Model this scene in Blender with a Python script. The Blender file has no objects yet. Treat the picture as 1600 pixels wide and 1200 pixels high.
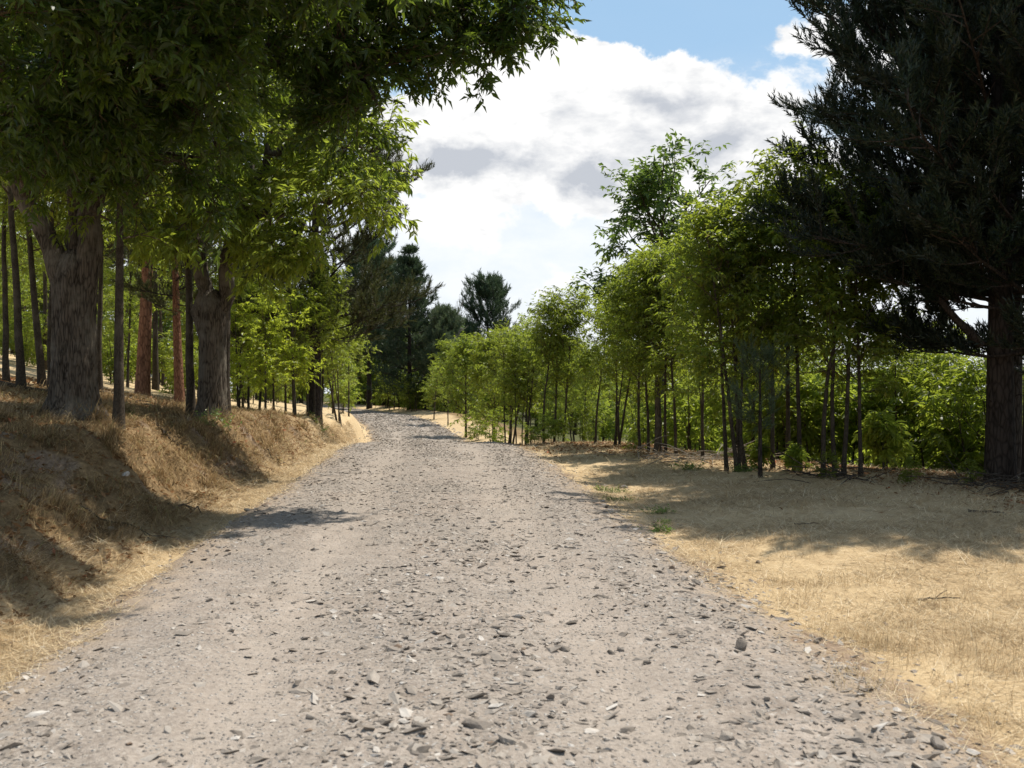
import bpy, math, random
import numpy as np
from mathutils import Vector, Matrix

scene = bpy.context.scene
col = scene.collection
R = math.radians

# ------------------------------------------------------------------ camera, sky, sun, exposure
F = 1556.0                       # focal length in pixels of a 1600 px wide frame
CAM_H = 1.5
cam_d = bpy.data.cameras.new('camera')
cam_d.sensor_width = 36.0
cam_d.lens = 35.0
cam_d.clip_start = 0.05
cam_d.clip_end = 3000
cam_d.dof.use_dof = True
cam_d.dof.focus_distance = 13.0
cam_d.dof.aperture_fstop = 4.0
cam = bpy.data.objects.new('camera', cam_d)
cam.location = (0, 0, CAM_H)
cam.rotation_euler = (R(90), 0, 0)
col.objects.link(cam)
scene.camera = cam

SUN_EL, SUN_DX, SUN_DY = 62.0, 0.78, 0.63          # the sun stands to the right and a little ahead
world = bpy.data.worlds.new('World')
scene.world = world
world.use_nodes = True
wn = world.node_tree
wn.nodes.clear()

class NT:
    """small helper to write node trees as expressions"""
    def __init__(s, nt): s.nt = nt
    def node(s, typ, **kw):
        n = s.nt.nodes.new(typ)
        for k, v in kw.items(): setattr(n, k, v)
        return n
    def put(s, sock, v):
        if v is None: return
        if isinstance(v, bpy.types.NodeSocket): s.nt.links.new(v, sock)
        else: sock.default_value = v
    def m(s, op, a, b=None, c=None, clamp=False):
        n = s.node('ShaderNodeMath', operation=op, use_clamp=clamp)
        for i, v in enumerate((a, b, c)): s.put(n.inputs[i], v)
        return n.outputs[0]
    def mix(s, f, a, b, blend='MIX'):
        n = s.node('ShaderNodeMix', data_type='RGBA', blend_type=blend)
        s.put(n.inputs[0], f); s.put(n.inputs[6], a); s.put(n.inputs[7], b)
        return n.outputs[2]
    def noise(s, vec, scale, detail=4, rough=0.55, dist=0.0):
        n = s.node('ShaderNodeTexNoise')
        s.put(n.inputs['Vector'], vec)
        n.inputs['Scale'].default_value = scale
        n.inputs['Detail'].default_value = detail
        n.inputs['Roughness'].default_value = rough
        n.inputs['Distortion'].default_value = dist
        return n.outputs[0]
    def vor(s, vec, scale, feature='F1', out=0, rnd=1.0):
        n = s.node('ShaderNodeTexVoronoi', feature=feature)
        s.put(n.inputs['Vector'], vec)
        n.inputs['Scale'].default_value = scale
        n.inputs['Randomness'].default_value = rnd
        return n.outputs[out]
    def ramp(s, f, stops, interp='LINEAR'):
        n = s.node('ShaderNodeValToRGB')
        n.color_ramp.interpolation = interp
        e = n.color_ramp.elements
        while len(e) < len(stops): e.new(0.5)
        for el, (p, c) in zip(e, stops):
            el.position = p; el.color = (*c, 1) if len(c) == 3 else c
        s.put(n.inputs[0], f)
        return n.outputs[0]
    def mapr(s, v, a, b, c=0.0, d=1.0, typ='LINEAR'):
        n = s.node('ShaderNodeMapRange', interpolation_type=typ)
        n.clamp = True
        s.put(n.inputs[0], v)
        for i, q in enumerate((a, b, c, d)): n.inputs[i + 1].default_value = q
        return n.outputs[0]
    def scalevec(s, vec, sc, loc=(0, 0, 0)):
        n = s.node('ShaderNodeMapping')
        s.put(n.inputs[0], vec)
        n.inputs['Scale'].default_value = sc
        n.inputs['Location'].default_value = loc
        return n.outputs[0]

def build_world():
    t = NT(wn)
    out = t.node('ShaderNodeOutputWorld')
    bg = t.node('ShaderNodeBackground')
    bg.inputs[1].default_value = 0.085
    sky = t.node('ShaderNodeTexSky', sky_type='NISHITA')
    sky.sun_disc = False
    sky.sun_elevation = R(SUN_EL)
    sky.sun_rotation = math.atan2(SUN_DX, SUN_DY)
    sky.altitude = 300
    sky.air_density = 1.0
    sky.dust_density = 1.0
    tc = t.node('ShaderNodeTexCoord')
    d = tc.outputs['Generated']
    sp = t.node('ShaderNodeSeparateXYZ'); t.put(sp.inputs[0], d)
    x, y, z = sp.outputs
    yy = t.m('MAXIMUM', y, 0.2)
    n1 = t.noise(t.scalevec(d, (1, 1, 1.6)), 7.0, 12, 0.60, 0.15)
    n2 = t.noise(t.scalevec(d, (1, 1, 2.2), (3, 1, 2)), 15.0, 10, 0.60, 0.15)
    wob = t.m('MULTIPLY', t.m('SUBTRACT', t.noise(d, 17.0, 6, 0.6), 0.5), 110.0)
    wob2 = t.m('MULTIPLY', t.m('SUBTRACT', t.noise(t.scalevec(d, (1, 1, 1), (5, 5, 5)), 17.0, 6, 0.6), 0.5), 110.0)
    px = t.m('ADD', t.m('ADD', t.m('MULTIPLY', t.m('DIVIDE', x, yy), F), 800.0), wob)
    py = t.m('ADD', t.m('SUBTRACT', 600.0, t.m('MULTIPLY', t.m('DIVIDE', z, yy), F)), wob2)
    front = t.mapr(y, 0.15, 0.5)
    def blobs(lst):
        tot = None
        for bx, by, rx, ry, w in lst:
            a = t.m('DIVIDE', t.m('SUBTRACT', px, bx), rx)
            b = t.m('DIVIDE', t.m('SUBTRACT', py, by), ry)
            e = t.m('POWER', 2.718, t.m('MULTIPLY', t.m('ADD', t.m('MULTIPLY', a, a), t.m('MULTIPLY', b, b)), -1.0))
            e = t.m('MULTIPLY', e, w)
            tot = e if tot is None else t.m('ADD', tot, e)
        return tot
    body = blobs([(800, 190, 190, 110, 1.0), (960, 190, 190, 105, 1.0), (1110, 215, 150, 90, .9),
                  (870, 95, 90, 55, .7), (990, 105, 60, 45, .6), (690, 205, 110, 75, .8), (1290, 55, 120, 42, 1.0),
                  (600, 290, 90, 28, .6), (1150, 300, 90, 40, .4), (420, 120, 200, 120, .6), (1500, 150, 200, 90, .6),
                  (900, 300, 130, 40, .6), (730, 130, 60, 35, .3), (1000, -330, 700, 110, .5)])
    clear = blobs([(1010, 20, 260, 55, .9), (1180, 120, 60, 30, .5), (650, 115, 60, 40, .6), (640, 300, 50, 14, .5), (1110, 60, 120, 40, .4)])
    dens = t.m('ADD', t.m('MULTIPLY', t.m('SUBTRACT', n1, 0.47), 3.2), t.m('MULTIPLY', t.m('SUBTRACT', body, clear), front))
    dens = t.mapr(dens, 0.20, 0.52, typ='SMOOTHSTEP')
    shade = blobs([(690, 243, 62, 24, 1.0), (915, 272, 60, 24, 1.0), (1015, 160, 70, 24, .7), (1130, 205, 85, 34, .9),
                   (820, 245, 90, 24, .5), (560, 200, 60, 40, .4), (1180, 265, 70, 22, .4)])
    shade = t.m('ADD', t.m('MULTIPLY', shade, front), t.m('MULTIPLY', t.m('SUBTRACT', n2, 0.50), 2.6))
    shade = t.mapr(shade, 0.06, 0.86)
    cloud = t.mix(shade, (9.9, 9.85, 9.75, 1), (5.4, 5.7, 6.25, 1))
    veil = t.mapr(z, 0.13, 0.33, .97, 0.08, 'SMOOTHSTEP')
    veil = t.m('MULTIPLY', veil, t.mapr(n2, 0.3, 0.6, 0.82, 1.0))
    blue = t.mix(t.mapr(z, .3, .85, .75, .38, 'SMOOTHSTEP'), sky.outputs[0], (3.4, 5.9, 8.6, 1))
    base = t.mix(veil, blue, (9.2, 9.5, 9.8, 1))
    c = t.mix(dens, base, cloud)
    t.put(bg.inputs[0], c)
    wn.links.new(bg.outputs[0], out.inputs[0])
build_world()

sun_d = bpy.data.lights.new('sun', 'SUN')
sun_d.energy = 5.0
sun_d.angle = R(0.53)
sun_d.color = (1.0, 0.94, 0.84)
sun = bpy.data.objects.new('sun', sun_d)
_h = math.hypot(SUN_DX, SUN_DY)
TO_SUN = Vector((SUN_DX / _h * math.cos(R(SUN_EL)), SUN_DY / _h * math.cos(R(SUN_EL)), math.sin(R(SUN_EL))))
sun.rotation_euler = TO_SUN.to_track_quat('Z', 'Y').to_euler()
sun.location = TO_SUN * 60
col.objects.link(sun)

scene.view_settings.view_transform = 'Standard'
scene.view_settings.look = 'None'
scene.view_settings.gamma = 1
scene.view_settings.use_curve_mapping = False
scene.view_settings.exposure = 0.34
scene.render.engine = 'CYCLES'
scene.cycles.max_bounces = 8
scene.cycles.diffuse_bounces = 3
scene.cycles.transmission_bounces = 4
scene.cycles.use_denoising = True

# ------------------------------------------------------------------ numpy helpers
rng = np.random.default_rng(7)
_tabs = {}
def vnoise(x, y, seed=0):
    if seed not in _tabs:
        _tabs[seed] = np.random.default_rng(1000 + seed).random((256, 256))
    T = _tabs[seed]
    xi = np.floor(x).astype(np.int64); yi = np.floor(y).astype(np.int64)
    fx = x - xi; fy = y - yi
    fx = fx * fx * (3 - 2 * fx); fy = fy * fy * (3 - 2 * fy)
    a = T[xi & 255, yi & 255]; b = T[(xi + 1) & 255, yi & 255]
    c = T[xi & 255, (yi + 1) & 255]; d = T[(xi + 1) & 255, (yi + 1) & 255]
    return (a * (1 - fx) + b * fx) * (1 - fy) + (c * (1 - fx) + d * fx) * fy
def fbm(x, y, seed=0, octv=4, rough=0.5):
    s = np.zeros_like(np.asarray(x, float)); a = 1.0; n = 0.0
    for i in range(octv):
        s = s + a * (vnoise(x * 2 ** i + 17 * i, y * 2 ** i + 31 * i, seed + i) - 0.5)
        n += a; a *= rough
    return s / n * 2
def sstep(a, b, x):
    t = np.clip((x - a) / (b - a), 0, 1)
    return t * t * (3 - 2 * t)
def smooth_table(pts, lo=-60, hi=800, step=0.25, win=4.0):
    xs = np.arange(lo, hi, step)
    v = np.interp(xs, [p[0] for p in pts], [p[1] for p in pts])
    k = int(win / step)
    pad = np.concatenate([np.full(k, v[0]), v, np.full(k, v[-1])])
    for _ in range(2):
        pad = np.convolve(pad, np.ones(k) / k, 'same')
    return xs, pad[k:-k]
def norm(v):
    return v / np.maximum(np.linalg.norm(v, axis=-1, keepdims=True), 1e-9)

def mesh_np(name, V, tris=None, quads=None, mats=(), tmat=None, qmat=None, smooth=False, attrs=None):
    me = bpy.data.meshes.new(name)
    V = np.asarray(V, np.float32).reshape(-1, 3)
    tris = np.zeros((0, 3), np.int32) if tris is None else np.asarray(tris, np.int32).reshape(-1, 3)
    quads = np.zeros((0, 4), np.int32) if quads is None else np.asarray(quads, np.int32).reshape(-1, 4)
    nt, nq = len(tris), len(quads)
    me.vertices.add(len(V)); me.vertices.foreach_set('co', V.ravel())
    me.loops.add(nt * 3 + nq * 4)
    me.loops.foreach_set('vertex_index', np.concatenate([tris.ravel(), quads.ravel()]).astype(np.int32))
    me.polygons.add(nt + nq)
    me.polygons.foreach_set('loop_start', np.concatenate([np.arange(nt) * 3, nt * 3 + np.arange(nq) * 4]).astype(np.int32))
    for mt in mats: me.materials.append(mt)
    mi = np.concatenate([np.zeros(nt, np.int32) if tmat is None else np.broadcast_to(tmat, (nt,)),
                         np.zeros(nq, np.int32) if qmat is None else np.broadcast_to(qmat, (nq,))]).astype(np.int32)
    me.polygons.foreach_set('material_index', mi)
    sm = np.full(nt + nq, smooth) if isinstance(smooth, bool) else smooth
    me.polygons.foreach_set('use_smooth', np.asarray(sm, bool))
    if attrs:
        for k, v in attrs.items():
            a = me.attributes.new(k, 'FLOAT', 'POINT')
            a.data.foreach_set('value', np.asarray(v, np.float32).ravel())
    me.update(calc_edges=True)
    return me

class Geo:
    """collects triangles and quads with material slots"""
    def __init__(s): s.V = []; s.T = []; s.Q = []; s.tm = []; s.qm = []; s.n = 0
    def add(s, V, tris=None, quads=None, mat=0):
        V = np.asarray(V, float).reshape(-1, 3)
        if tris is not None and len(tris):
            s.T.append(np.asarray(tris) + s.n); s.tm.append(np.full(len(tris), mat))
        if quads is not None and len(quads):
            s.Q.append(np.asarray(quads) + s.n); s.qm.append(np.full(len(quads), mat))
        s.V.append(V); s.n += len(V)
    def mesh(s, name, mats, smooth=False):
        V = np.concatenate(s.V)
        T = np.concatenate(s.T) if s.T else None
        Q = np.concatenate(s.Q) if s.Q else None
        tm = np.concatenate(s.tm) if s.T else None
        qm = np.concatenate(s.qm) if s.Q else None
        return mesh_np(name, V, T, Q, mats, tm, qm, smooth)

def link(name, me, parent=None):
    o = bpy.data.objects.new(name, me)
    col.objects.link(o)
    if parent is not None: o.parent = parent
    return o
def tag(o, label=None, cat=None, group=None, kind=None):
    if label: o['label'] = label
    if cat: o['category'] = cat
    if group: o['group'] = group
    if kind: o['kind'] = kind
    return o
def empty(name, loc=(0, 0, 0)):
    o = bpy.data.objects.new(name, None)
    o.empty_display_size = 0.2
    o.location = loc
    col.objects.link(o)
    return o
def copy_tree(root):
    c = root.copy(); col.objects.link(c)
    for k in ('label', 'group', 'category'):
        if k in c: del c[k]
    for ch in list(root.children):
        d = ch.copy(); col.objects.link(d); d.parent = c
        for g in list(ch.children):
            e = g.copy(); col.objects.link(e); e.parent = d
    return c

# ------------------------------------------------------------------ the lie of the land
_xc = smooth_table([(-60, 4.8), (0, 0), (24.6, -1.97), (35, -2.9), (45, -4.1), (58, -6.2), (70, -9.0), (82, -14), (95, -22), (125, -48), (200, -120), (800, -600)], win=5)
_zr = smooth_table([(-60, 0), (20, 0.02), (24.6, 0.0), (30, -0.42), (37, -0.98), (45, -1.24), (55, -1.08), (70, -0.78), (84, -0.6), (100, -0.3), (140, 1.4), (300, 6), (800, 12)], win=2.0)
_pl = smooth_table([(-60, .9), (9, .92), (13, .96), (18, .9), (24, 0.66), (32, 0.42), (45, 0.1), (58, -0.2), (70, -0.3), (90, 0), (140, 2), (300, 7), (800, 12)], win=5)
_ed = smooth_table([(-60, 10), (0, 9.2), (13.7, 8.4), (16, 7.6), (18.7, 6.2), (20.3, 4.9), (26, 3.7), (35, 4.2), (50, 4.4), (75, 4.6), (800, 5)], win=1.5)
def tab(t, y): return np.interp(y, t[0], t[1])
W = 2.05
def road_w(y, side): return W + 0.16 * fbm(y * 0.45, y * 0 + side * 9.3, 40, 3)
def lateral(x, y): return x - tab(_xc, y)
def height(x, y, detail=True):
    x = np.asarray(x, float); y = np.asarray(y, float)
    s = lateral(x, y); zr = tab(_zr, y)
    rz = zr + 0.05 * (1 - np.clip(np.abs(s) / W, 0, 1) ** 2) - 0.035 * np.exp(-((np.abs(s + 0.05) - 0.85) / 0.3) ** 2)
    a = -s - W
    far = sstep(22, 34, y)
    b0 = 0.62 - 0.3 * far + 0.18 * fbm(y * 0.5, y * 0, 50, 3); b1 = b0 + 1.7 - 0.7 * sstep(14.5, 17.5, y)
    k = sstep(b0, b1, a)
    pl = tab(_pl, y)
    hill = np.minimum(0.19 * np.maximum(a - 2.4, 0), 1.5 + 0.13 * np.maximum(a - 2.4, 0))
    hill = np.minimum(hill, 10.0)
    lz = zr * (1 - k) + pl * k + hill - 0.05 * sstep(0, .3, a) * (1 - sstep(.3, .9, a))
    b = s - W
    be = tab(_ed, y) - W
    over = np.maximum(b - be, 0)
    rgz = zr * (1 - 0.25 * sstep(0, 3, b) * far) - 0.04 * sstep(0, 0.5, b) * (1 - sstep(0.5, 1.3, b)) + 0.03 * sstep(1.2, 2.4, b)
    rgz = rgz - np.minimum(0.17 * over * sstep(0, 3, over), 1.6 + 0.045 * over)
    rgz = np.maximum(rgz, -7.0)
    z = np.where(a > 0, lz, np.where(b > 0, rgz, rz))
    if detail:
        off = sstep(0, 0.6, np.abs(s) - W)
        bank = sstep(0.3, 1.0, a) * (1 - sstep(2.6, 4.0, a))
        z = z + off * (0.05 * fbm(x * 0.7, y * 0.7, 3, 4) + 0.018 * fbm(x * 4.1, y * 4.1, 8, 3))
        lump = fbm(x * 1.5, y * 1.2, 12, 4, 0.55)
        z = z + bank * (0.24 * lump - 0.16 * np.maximum(fbm(x * 2.7 + 5, y * 2.3, 20, 3) - 0.10, 0) * 2 + 0.10 * fbm(x * 3.6, y * 3.6, 22, 3))
        for hx, hy, up in ((-5.05, 17.0, .16), (-4.75, 16.9, -.22), (-4.3, 17.3, .10), (-5.3, 14.6, .10), (-4.5, 12.6, .10), (-4.2, 12.5, -.12)):
            z = z + up * np.exp(-((x - hx) / .22) ** 2 - ((y - hy) / .35) ** 2)
        z = z + sstep(.4, 1.4, b) * 0.035 * fbm(x * 1.9, y * 1.9, 14, 3)
        inr = 1 - off
        z = z + inr * (0.022 * fbm(x * 1.3, y * 0.8, 25, 3) + 0.012 * fbm(x * 6, y * 6, 30, 3))
    return z
def gz(x, y): return float(height(np.array([x]), np.array([y]))[0])
def at(px, d, up=0.0):
    """a spot on the ground d metres ahead, px pixels across a 1600 px frame"""
    x = (px - 800) * d / F
    return Vector((x, d, gz(x, d) + up))
def pt(px, py, d):
    return np.array([(px - 800) * d / F, d, CAM_H + (600 - py) * d / F])
def ground_at(px, py, lo=2.5, hi=90.0):
    """walk along a line of sight to where it meets the ground"""
    ds = np.exp(np.linspace(math.log(lo), math.log(hi), 3000))
    xs = (px - 800) * ds / F
    zs = CAM_H + (600 - py) * ds / F
    g = height(xs, ds)
    i = int(np.argmax(zs <= g)) if np.any(zs <= g) else len(ds) - 1
    return Vector((xs[i], ds[i], g[i]))

# ------------------------------------------------------------------ materials
def new_mat(name):
    mt = bpy.data.materials.new(name)
    mt.use_nodes = True
    mt.node_tree.nodes.clear()
    return mt, NT(mt.node_tree)
def finish(t, shader, disp=None):
    o = t.node('ShaderNodeOutputMaterial')
    t.nt.links.new(shader, o.inputs[0])
def principled(t, color, rough=0.9, spec=0.2, normal=None):
    p = t.node('ShaderNodeBsdfPrincipled')
    t.put(p.inputs['Base Color'], color); t.put(p.inputs['Roughness'], rough)
    t.put(p.inputs['Specular IOR Level'], spec)
    if normal is not None: t.put(p.inputs['Normal'], normal)
    return p.outputs[0]
def bump(t, h, strength=0.5, dist=0.02, prev=None):
    b = t.node('ShaderNodeBump')
    b.inputs['Strength'].default_value = strength
    b.inputs['Distance'].default_value = dist
    t.put(b.inputs['Height'], h)
    if prev is not None: t.put(b.inputs['Normal'], prev)
    return b.outputs[0]
def c4(c): return (*c, 1.0)

def leaf_mat(name, dark, mid, light, trans, tf=0.42, rough=0.42, spec=0.4):
    mt, t = new_mat(name)
    g = t.node('ShaderNodeNewGeometry'); oi = t.node('ShaderNodeObjectInfo')
    c = t.ramp(g.outputs['Random Per Island'], [(0.0, dark), (0.55, mid), (0.93, light), (1.0, (light[0] * 1.6, light[1] * .95, light[2]))])
    hs = t.node('ShaderNodeHueSaturation')
    t.put(hs.inputs['Hue'], t.mapr(oi.outputs['Random'], 0, 1, 0.478, 0.518))
    t.put(hs.inputs['Value'], t.mapr(t.m('FRACT', t.m('MULTIPLY', oi.outputs['Random'], 7.31)), 0, 1, 0.66, 1.25))
    t.put(hs.inputs['Color'], c)
    p = principled(t, hs.outputs[0], rough, spec)
    tr = t.node('ShaderNodeBsdfTranslucent')
    tc = t.mix(0.75, hs.outputs[0], c4(trans))
    t.put(tr.inputs[0], tc)
    mx = t.node('ShaderNodeMixShader'); mx.inputs[0].default_value = tf
    t.nt.links.new(p, mx.inputs[1]); t.nt.links.new(tr.outputs[0], mx.inputs[2])
    finish(t, mx.outputs[0])
    return mt
def bark_mat(name, a, b, c=None, scale=1.0, rough=0.95, zs=0.22):
    mt, t = new_mat(name)
    tc = t.node('ShaderNodeTexCoord')
    v = t.scalevec(tc.outputs['Object'], (1, 1, zs))
    n = t.noise(v, 22 * scale, 5, 0.65, 0.6)
    vo = t.vor(v, 30 * scale, 'DISTANCE_TO_EDGE')
    n2 = t.noise(tc.outputs['Object'], 2.2, 4, 0.6)
    f = t.m('ADD', t.m('MULTIPLY', n, 0.7), t.mapr(vo, 0, 0.25, 0, 0.35))
    colr = t.ramp(f, [(0.25, a), (0.62, b)])
    if c is not None:
        colr = t.mix(t.mapr(n2, 0.48, 0.68), colr, c4(c))
    finish(t, principled(t, colr, rough, 0.1, bump(t, f, 0.8, 0.02 / scale)))
    return mt

M = {}
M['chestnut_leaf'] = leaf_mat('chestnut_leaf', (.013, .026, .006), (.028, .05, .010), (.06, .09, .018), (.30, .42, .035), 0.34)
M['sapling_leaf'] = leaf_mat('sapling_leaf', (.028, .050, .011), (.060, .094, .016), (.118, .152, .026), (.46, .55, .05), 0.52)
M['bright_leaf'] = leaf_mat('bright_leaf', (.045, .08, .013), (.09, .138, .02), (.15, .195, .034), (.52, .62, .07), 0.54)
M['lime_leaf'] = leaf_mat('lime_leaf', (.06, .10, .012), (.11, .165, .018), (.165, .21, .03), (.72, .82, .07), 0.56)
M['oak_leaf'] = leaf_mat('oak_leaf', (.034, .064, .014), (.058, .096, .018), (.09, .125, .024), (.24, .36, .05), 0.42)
M['weed_leaf'] = leaf_mat('weed_leaf', (.06, .11, .02), (.09, .16, .028), (.13, .2, .04), (.26, .4, .06), 0.4)
M['dry_leaf'] = leaf_mat('dry_leaf', (.10, .05, .02), (.17, .09, .035), (.25, .15, .07), (.3, .17, .06), 0.25, 0.8, 0.1)
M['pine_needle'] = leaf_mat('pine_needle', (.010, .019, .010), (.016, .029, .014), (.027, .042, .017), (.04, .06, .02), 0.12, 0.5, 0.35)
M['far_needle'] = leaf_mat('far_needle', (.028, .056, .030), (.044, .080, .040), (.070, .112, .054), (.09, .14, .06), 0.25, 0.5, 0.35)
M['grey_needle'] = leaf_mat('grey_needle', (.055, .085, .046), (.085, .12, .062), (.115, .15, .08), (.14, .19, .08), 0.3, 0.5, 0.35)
M['brown_needle'] = leaf_mat('brown_needle', (.03, .036, .014), (.055, .066, .024), (.10, .10, .038), (.12, .14, .04), 0.25, 0.6, 0.25)
M['chestnut_bark'] = bark_mat('chestnut_bark', (.012, .0095, .007), (.108, .088, .068), (.155, .138, .11), 0.9, zs=0.14)
M['pine_bark'] = bark_mat('pine_bark', (.014, .011, .009), (.052, .041, .034), None, 0.55, zs=0.3)
M['red_bark'] = bark_mat('red_bark', (.07, .033, .02), (.25, .125, .075), None, 0.55, zs=0.3)
M['sapling_bark'] = bark_mat('sapling_bark', (.02, .016, .012), (.07, .056, .042), (.11, .092, .07), 1.6, zs=0.3)
M['twig_bark'] = bark_mat('twig_bark', (.05, .038, .025), (.11, .085, .055), None, 2.0)
M['dead_wood'] = bark_mat('dead_wood', (.10, .085, .07), (.30, .26, .21), None, 2.0)
M['dark_wood'] = bark_mat('dark_wood', (.025, .02, .016), (.085, .07, .055), None, 2.0)

def ground_mat():
    mt, t = new_mat('dry_ground')
    tc = t.node('ShaderNodeTexCoord'); o = tc.outputs['Object']
    at_ = t.node('ShaderNodeAttribute'); at_.attribute_name = 'dirt'; dirt = at_.outputs['Fac']
    ab = t.node('ShaderNodeAttribute'); ab.attribute_name = 'litter'; litter = ab.outputs['Fac']
    n1 = t.noise(o, 0.55, 5, 0.6); n2 = t.noise(o, 3.2, 5, 0.65); n3 = t.noise(o, 24, 4, 0.7)
    fib = t.noise(t.scalevec(o, (1, 3.5, 1)), 38, 3, 0.7, 1.2)
    straw = t.ramp(t.m('ADD', t.m('MULTIPLY', fib, .6), t.m('MULTIPLY', n2, .4)), [(.3, (.29, .20, .11)), (.5, (.49, .365, .212)), (.7, (.65, .515, .32))])
    straw = t.mix(t.mapr(n1, .5, .75, 0, .45), straw, c4((.36, .25, .14)))
    straw = t.mix(t.mapr(n2, .58, .72, 0, .5), straw, c4((.30, .22, .15)))
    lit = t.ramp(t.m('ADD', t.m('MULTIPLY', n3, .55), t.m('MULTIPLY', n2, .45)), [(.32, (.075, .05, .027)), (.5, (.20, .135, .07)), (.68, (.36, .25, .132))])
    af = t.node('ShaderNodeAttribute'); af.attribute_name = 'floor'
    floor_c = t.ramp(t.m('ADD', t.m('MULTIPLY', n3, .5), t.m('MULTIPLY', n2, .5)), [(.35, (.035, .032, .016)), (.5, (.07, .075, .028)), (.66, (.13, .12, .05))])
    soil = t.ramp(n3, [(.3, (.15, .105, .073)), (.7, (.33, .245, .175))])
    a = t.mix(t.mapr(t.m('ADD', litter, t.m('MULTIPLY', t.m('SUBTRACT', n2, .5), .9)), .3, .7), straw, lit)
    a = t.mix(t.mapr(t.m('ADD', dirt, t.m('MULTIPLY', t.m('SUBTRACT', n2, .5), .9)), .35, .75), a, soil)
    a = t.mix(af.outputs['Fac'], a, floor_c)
    b = bump(t, n3, .5, .02, bump(t, fib, .5, .015))
    finish(t, principled(t, a, .95, .08, b))
    return mt
def road_mat():
    mt, t = new_mat('gravel_road')
    tc = t.node('ShaderNodeTexCoord'); o = tc.outputs['Object']
    la = t.node('ShaderNodeAttribute'); la.attribute_name = 'lat'; lat = la.outputs['Fac']
    n1 = t.noise(o, 0.7, 5, 0.6); n2 = t.noise(o, 4.5, 5, .65); n3 = t.noise(o, 34, 4, .7)
    dust = t.ramp(t.m('ADD', t.m('MULTIPLY', n2, .55), t.m('MULTIPLY', n3, .45)), [(.32, (.175, .142, .115)), (.5, (.29, .244, .204)), (.68, (.415, .36, .31))])
    grey = t.ramp(n3, [(.3, (.165, .138, .115)), (.7, (.365, .318, .272))])
    a = t.mix(t.mapr(n1, .42, .6), dust, grey)
    # grit: small chips seen in the dust
    v1 = t.vor(t.scalevec(o, (1, 1.0, 1)), 46, 'F1', 1)
    d1 = t.vor(t.scalevec(o, (1, 1.0, 1)), 46, 'F1', 0)
    sv = t.node('ShaderNodeSeparateColor'); t.put(sv.inputs[0], v1)
    chip = t.m('MULTIPLY', t.m('GREATER_THAN', sv.outputs[0], .62), t.m('LESS_THAN', d1, .42))
    cc = t.ramp(sv.outputs[1], [(0, (.14, .13, .125)), (.6, (.33, .31, .285)), (1, (.50, .475, .44))])
    a = t.mix(t.m('MULTIPLY', chip, .75), a, cc)
    tr = t.m('ABSOLUTE', t.m('SUBTRACT', t.m('ABSOLUTE', lat), .43))
    a = t.mix(t.mapr(tr, .0, .22, .45, 0.0), a, c4((.39, .33, .275)))
    edge = t.m('ADD', t.m('ABSOLUTE', lat), t.m('MULTIPLY', t.m('SUBTRACT', n2, .5), .5))
    a = t.mix(t.mapr(edge, .82, 1.08, 0, .7), a, c4((.34, .255, .175)))
    hgt = t.m('ADD', t.m('MULTIPLY', chip, t.mapr(d1, 0, .42, 1, .2)), t.m('MULTIPLY', n3, .8))
    b = bump(t, hgt, 1.0, .018, bump(t, n2, .35, .03))
    finish(t, principled(t, a, .95, .05, b))
    return mt
def stone_mat(name='stone', warm=0.0, dark=1.0):
    mt, t = new_mat(name)
    tc = t.node('ShaderNodeTexCoord'); o = tc.outputs['Object']
    g = t.node('ShaderNodeNewGeometry'); oi = t.node('ShaderNodeObjectInfo')
    r = t.m('FRACT', t.m('ADD', g.outputs['Random Per Island'], oi.outputs['Random']))
    base = t.ramp(r, [(0, (.11 * dark, .094 * dark, .079 * dark)), (.22, (.21 * dark, .18 * dark, .152 * dark)), (.6, (.32 * dark, .276 * dark, .232 * dark)),
                      (.88, (.38 * dark, .338 * dark, .292 * dark)), (1, (.54 * dark, .50 * dark, .45 * dark))])
    n = t.noise(o, 30, 5, .65); n2 = t.noise(o, 9, 3)
    base = t.mix(t.mapr(n2, .45, .75, 0, .45), base, c4((.33, .265, .20)))
    if warm: base = t.mix(warm, base, c4((.26, .17, .11)))
    base = t.mix(t.mapr(n, .3, .7, .35, 0), base, c4((.14, .12, .10)))
    finish(t, principled(t, base, .85, .2, bump(t, n, .5, .01)))
    return mt
def straw_mat(name, stops, tf=.25):
    mt, t = new_mat(name)
    g = t.node('ShaderNodeNewGeometry')
    c = t.ramp(g.outputs['Random Per Island'], stops)
    p = principled(t, c, .7, .2)
    tr = t.node('ShaderNodeBsdfTranslucent'); t.put(tr.inputs[0], c)
    mx = t.node('ShaderNodeMixShader'); mx.inputs[0].default_value = tf
    t.nt.links.new(p, mx.inputs[1]); t.nt.links.new(tr.outputs[0], mx.inputs[2])
    finish(t, mx.outputs[0])
    return mt
M['ground'] = ground_mat()
M['road'] = road_mat()
M['stone'] = stone_mat()
M['dark_stone'] = stone_mat('dark_stone', 0, .9)
M['pale_stone'] = stone_mat('pale_stone', 0, 1.18)
M['brown_stone'] = stone_mat('brown_stone', .6, .8)
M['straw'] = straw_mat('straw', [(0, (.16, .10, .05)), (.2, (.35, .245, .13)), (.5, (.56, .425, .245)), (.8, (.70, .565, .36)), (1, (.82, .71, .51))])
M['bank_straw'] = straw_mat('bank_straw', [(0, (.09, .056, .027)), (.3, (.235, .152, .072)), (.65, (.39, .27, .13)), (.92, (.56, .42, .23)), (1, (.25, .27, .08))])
M['tall_straw'] = straw_mat('tall_straw', [(0, (.27, .185, .095)), (.5, (.44, .325, .18)), (1, (.6, .48, .3))])

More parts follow.
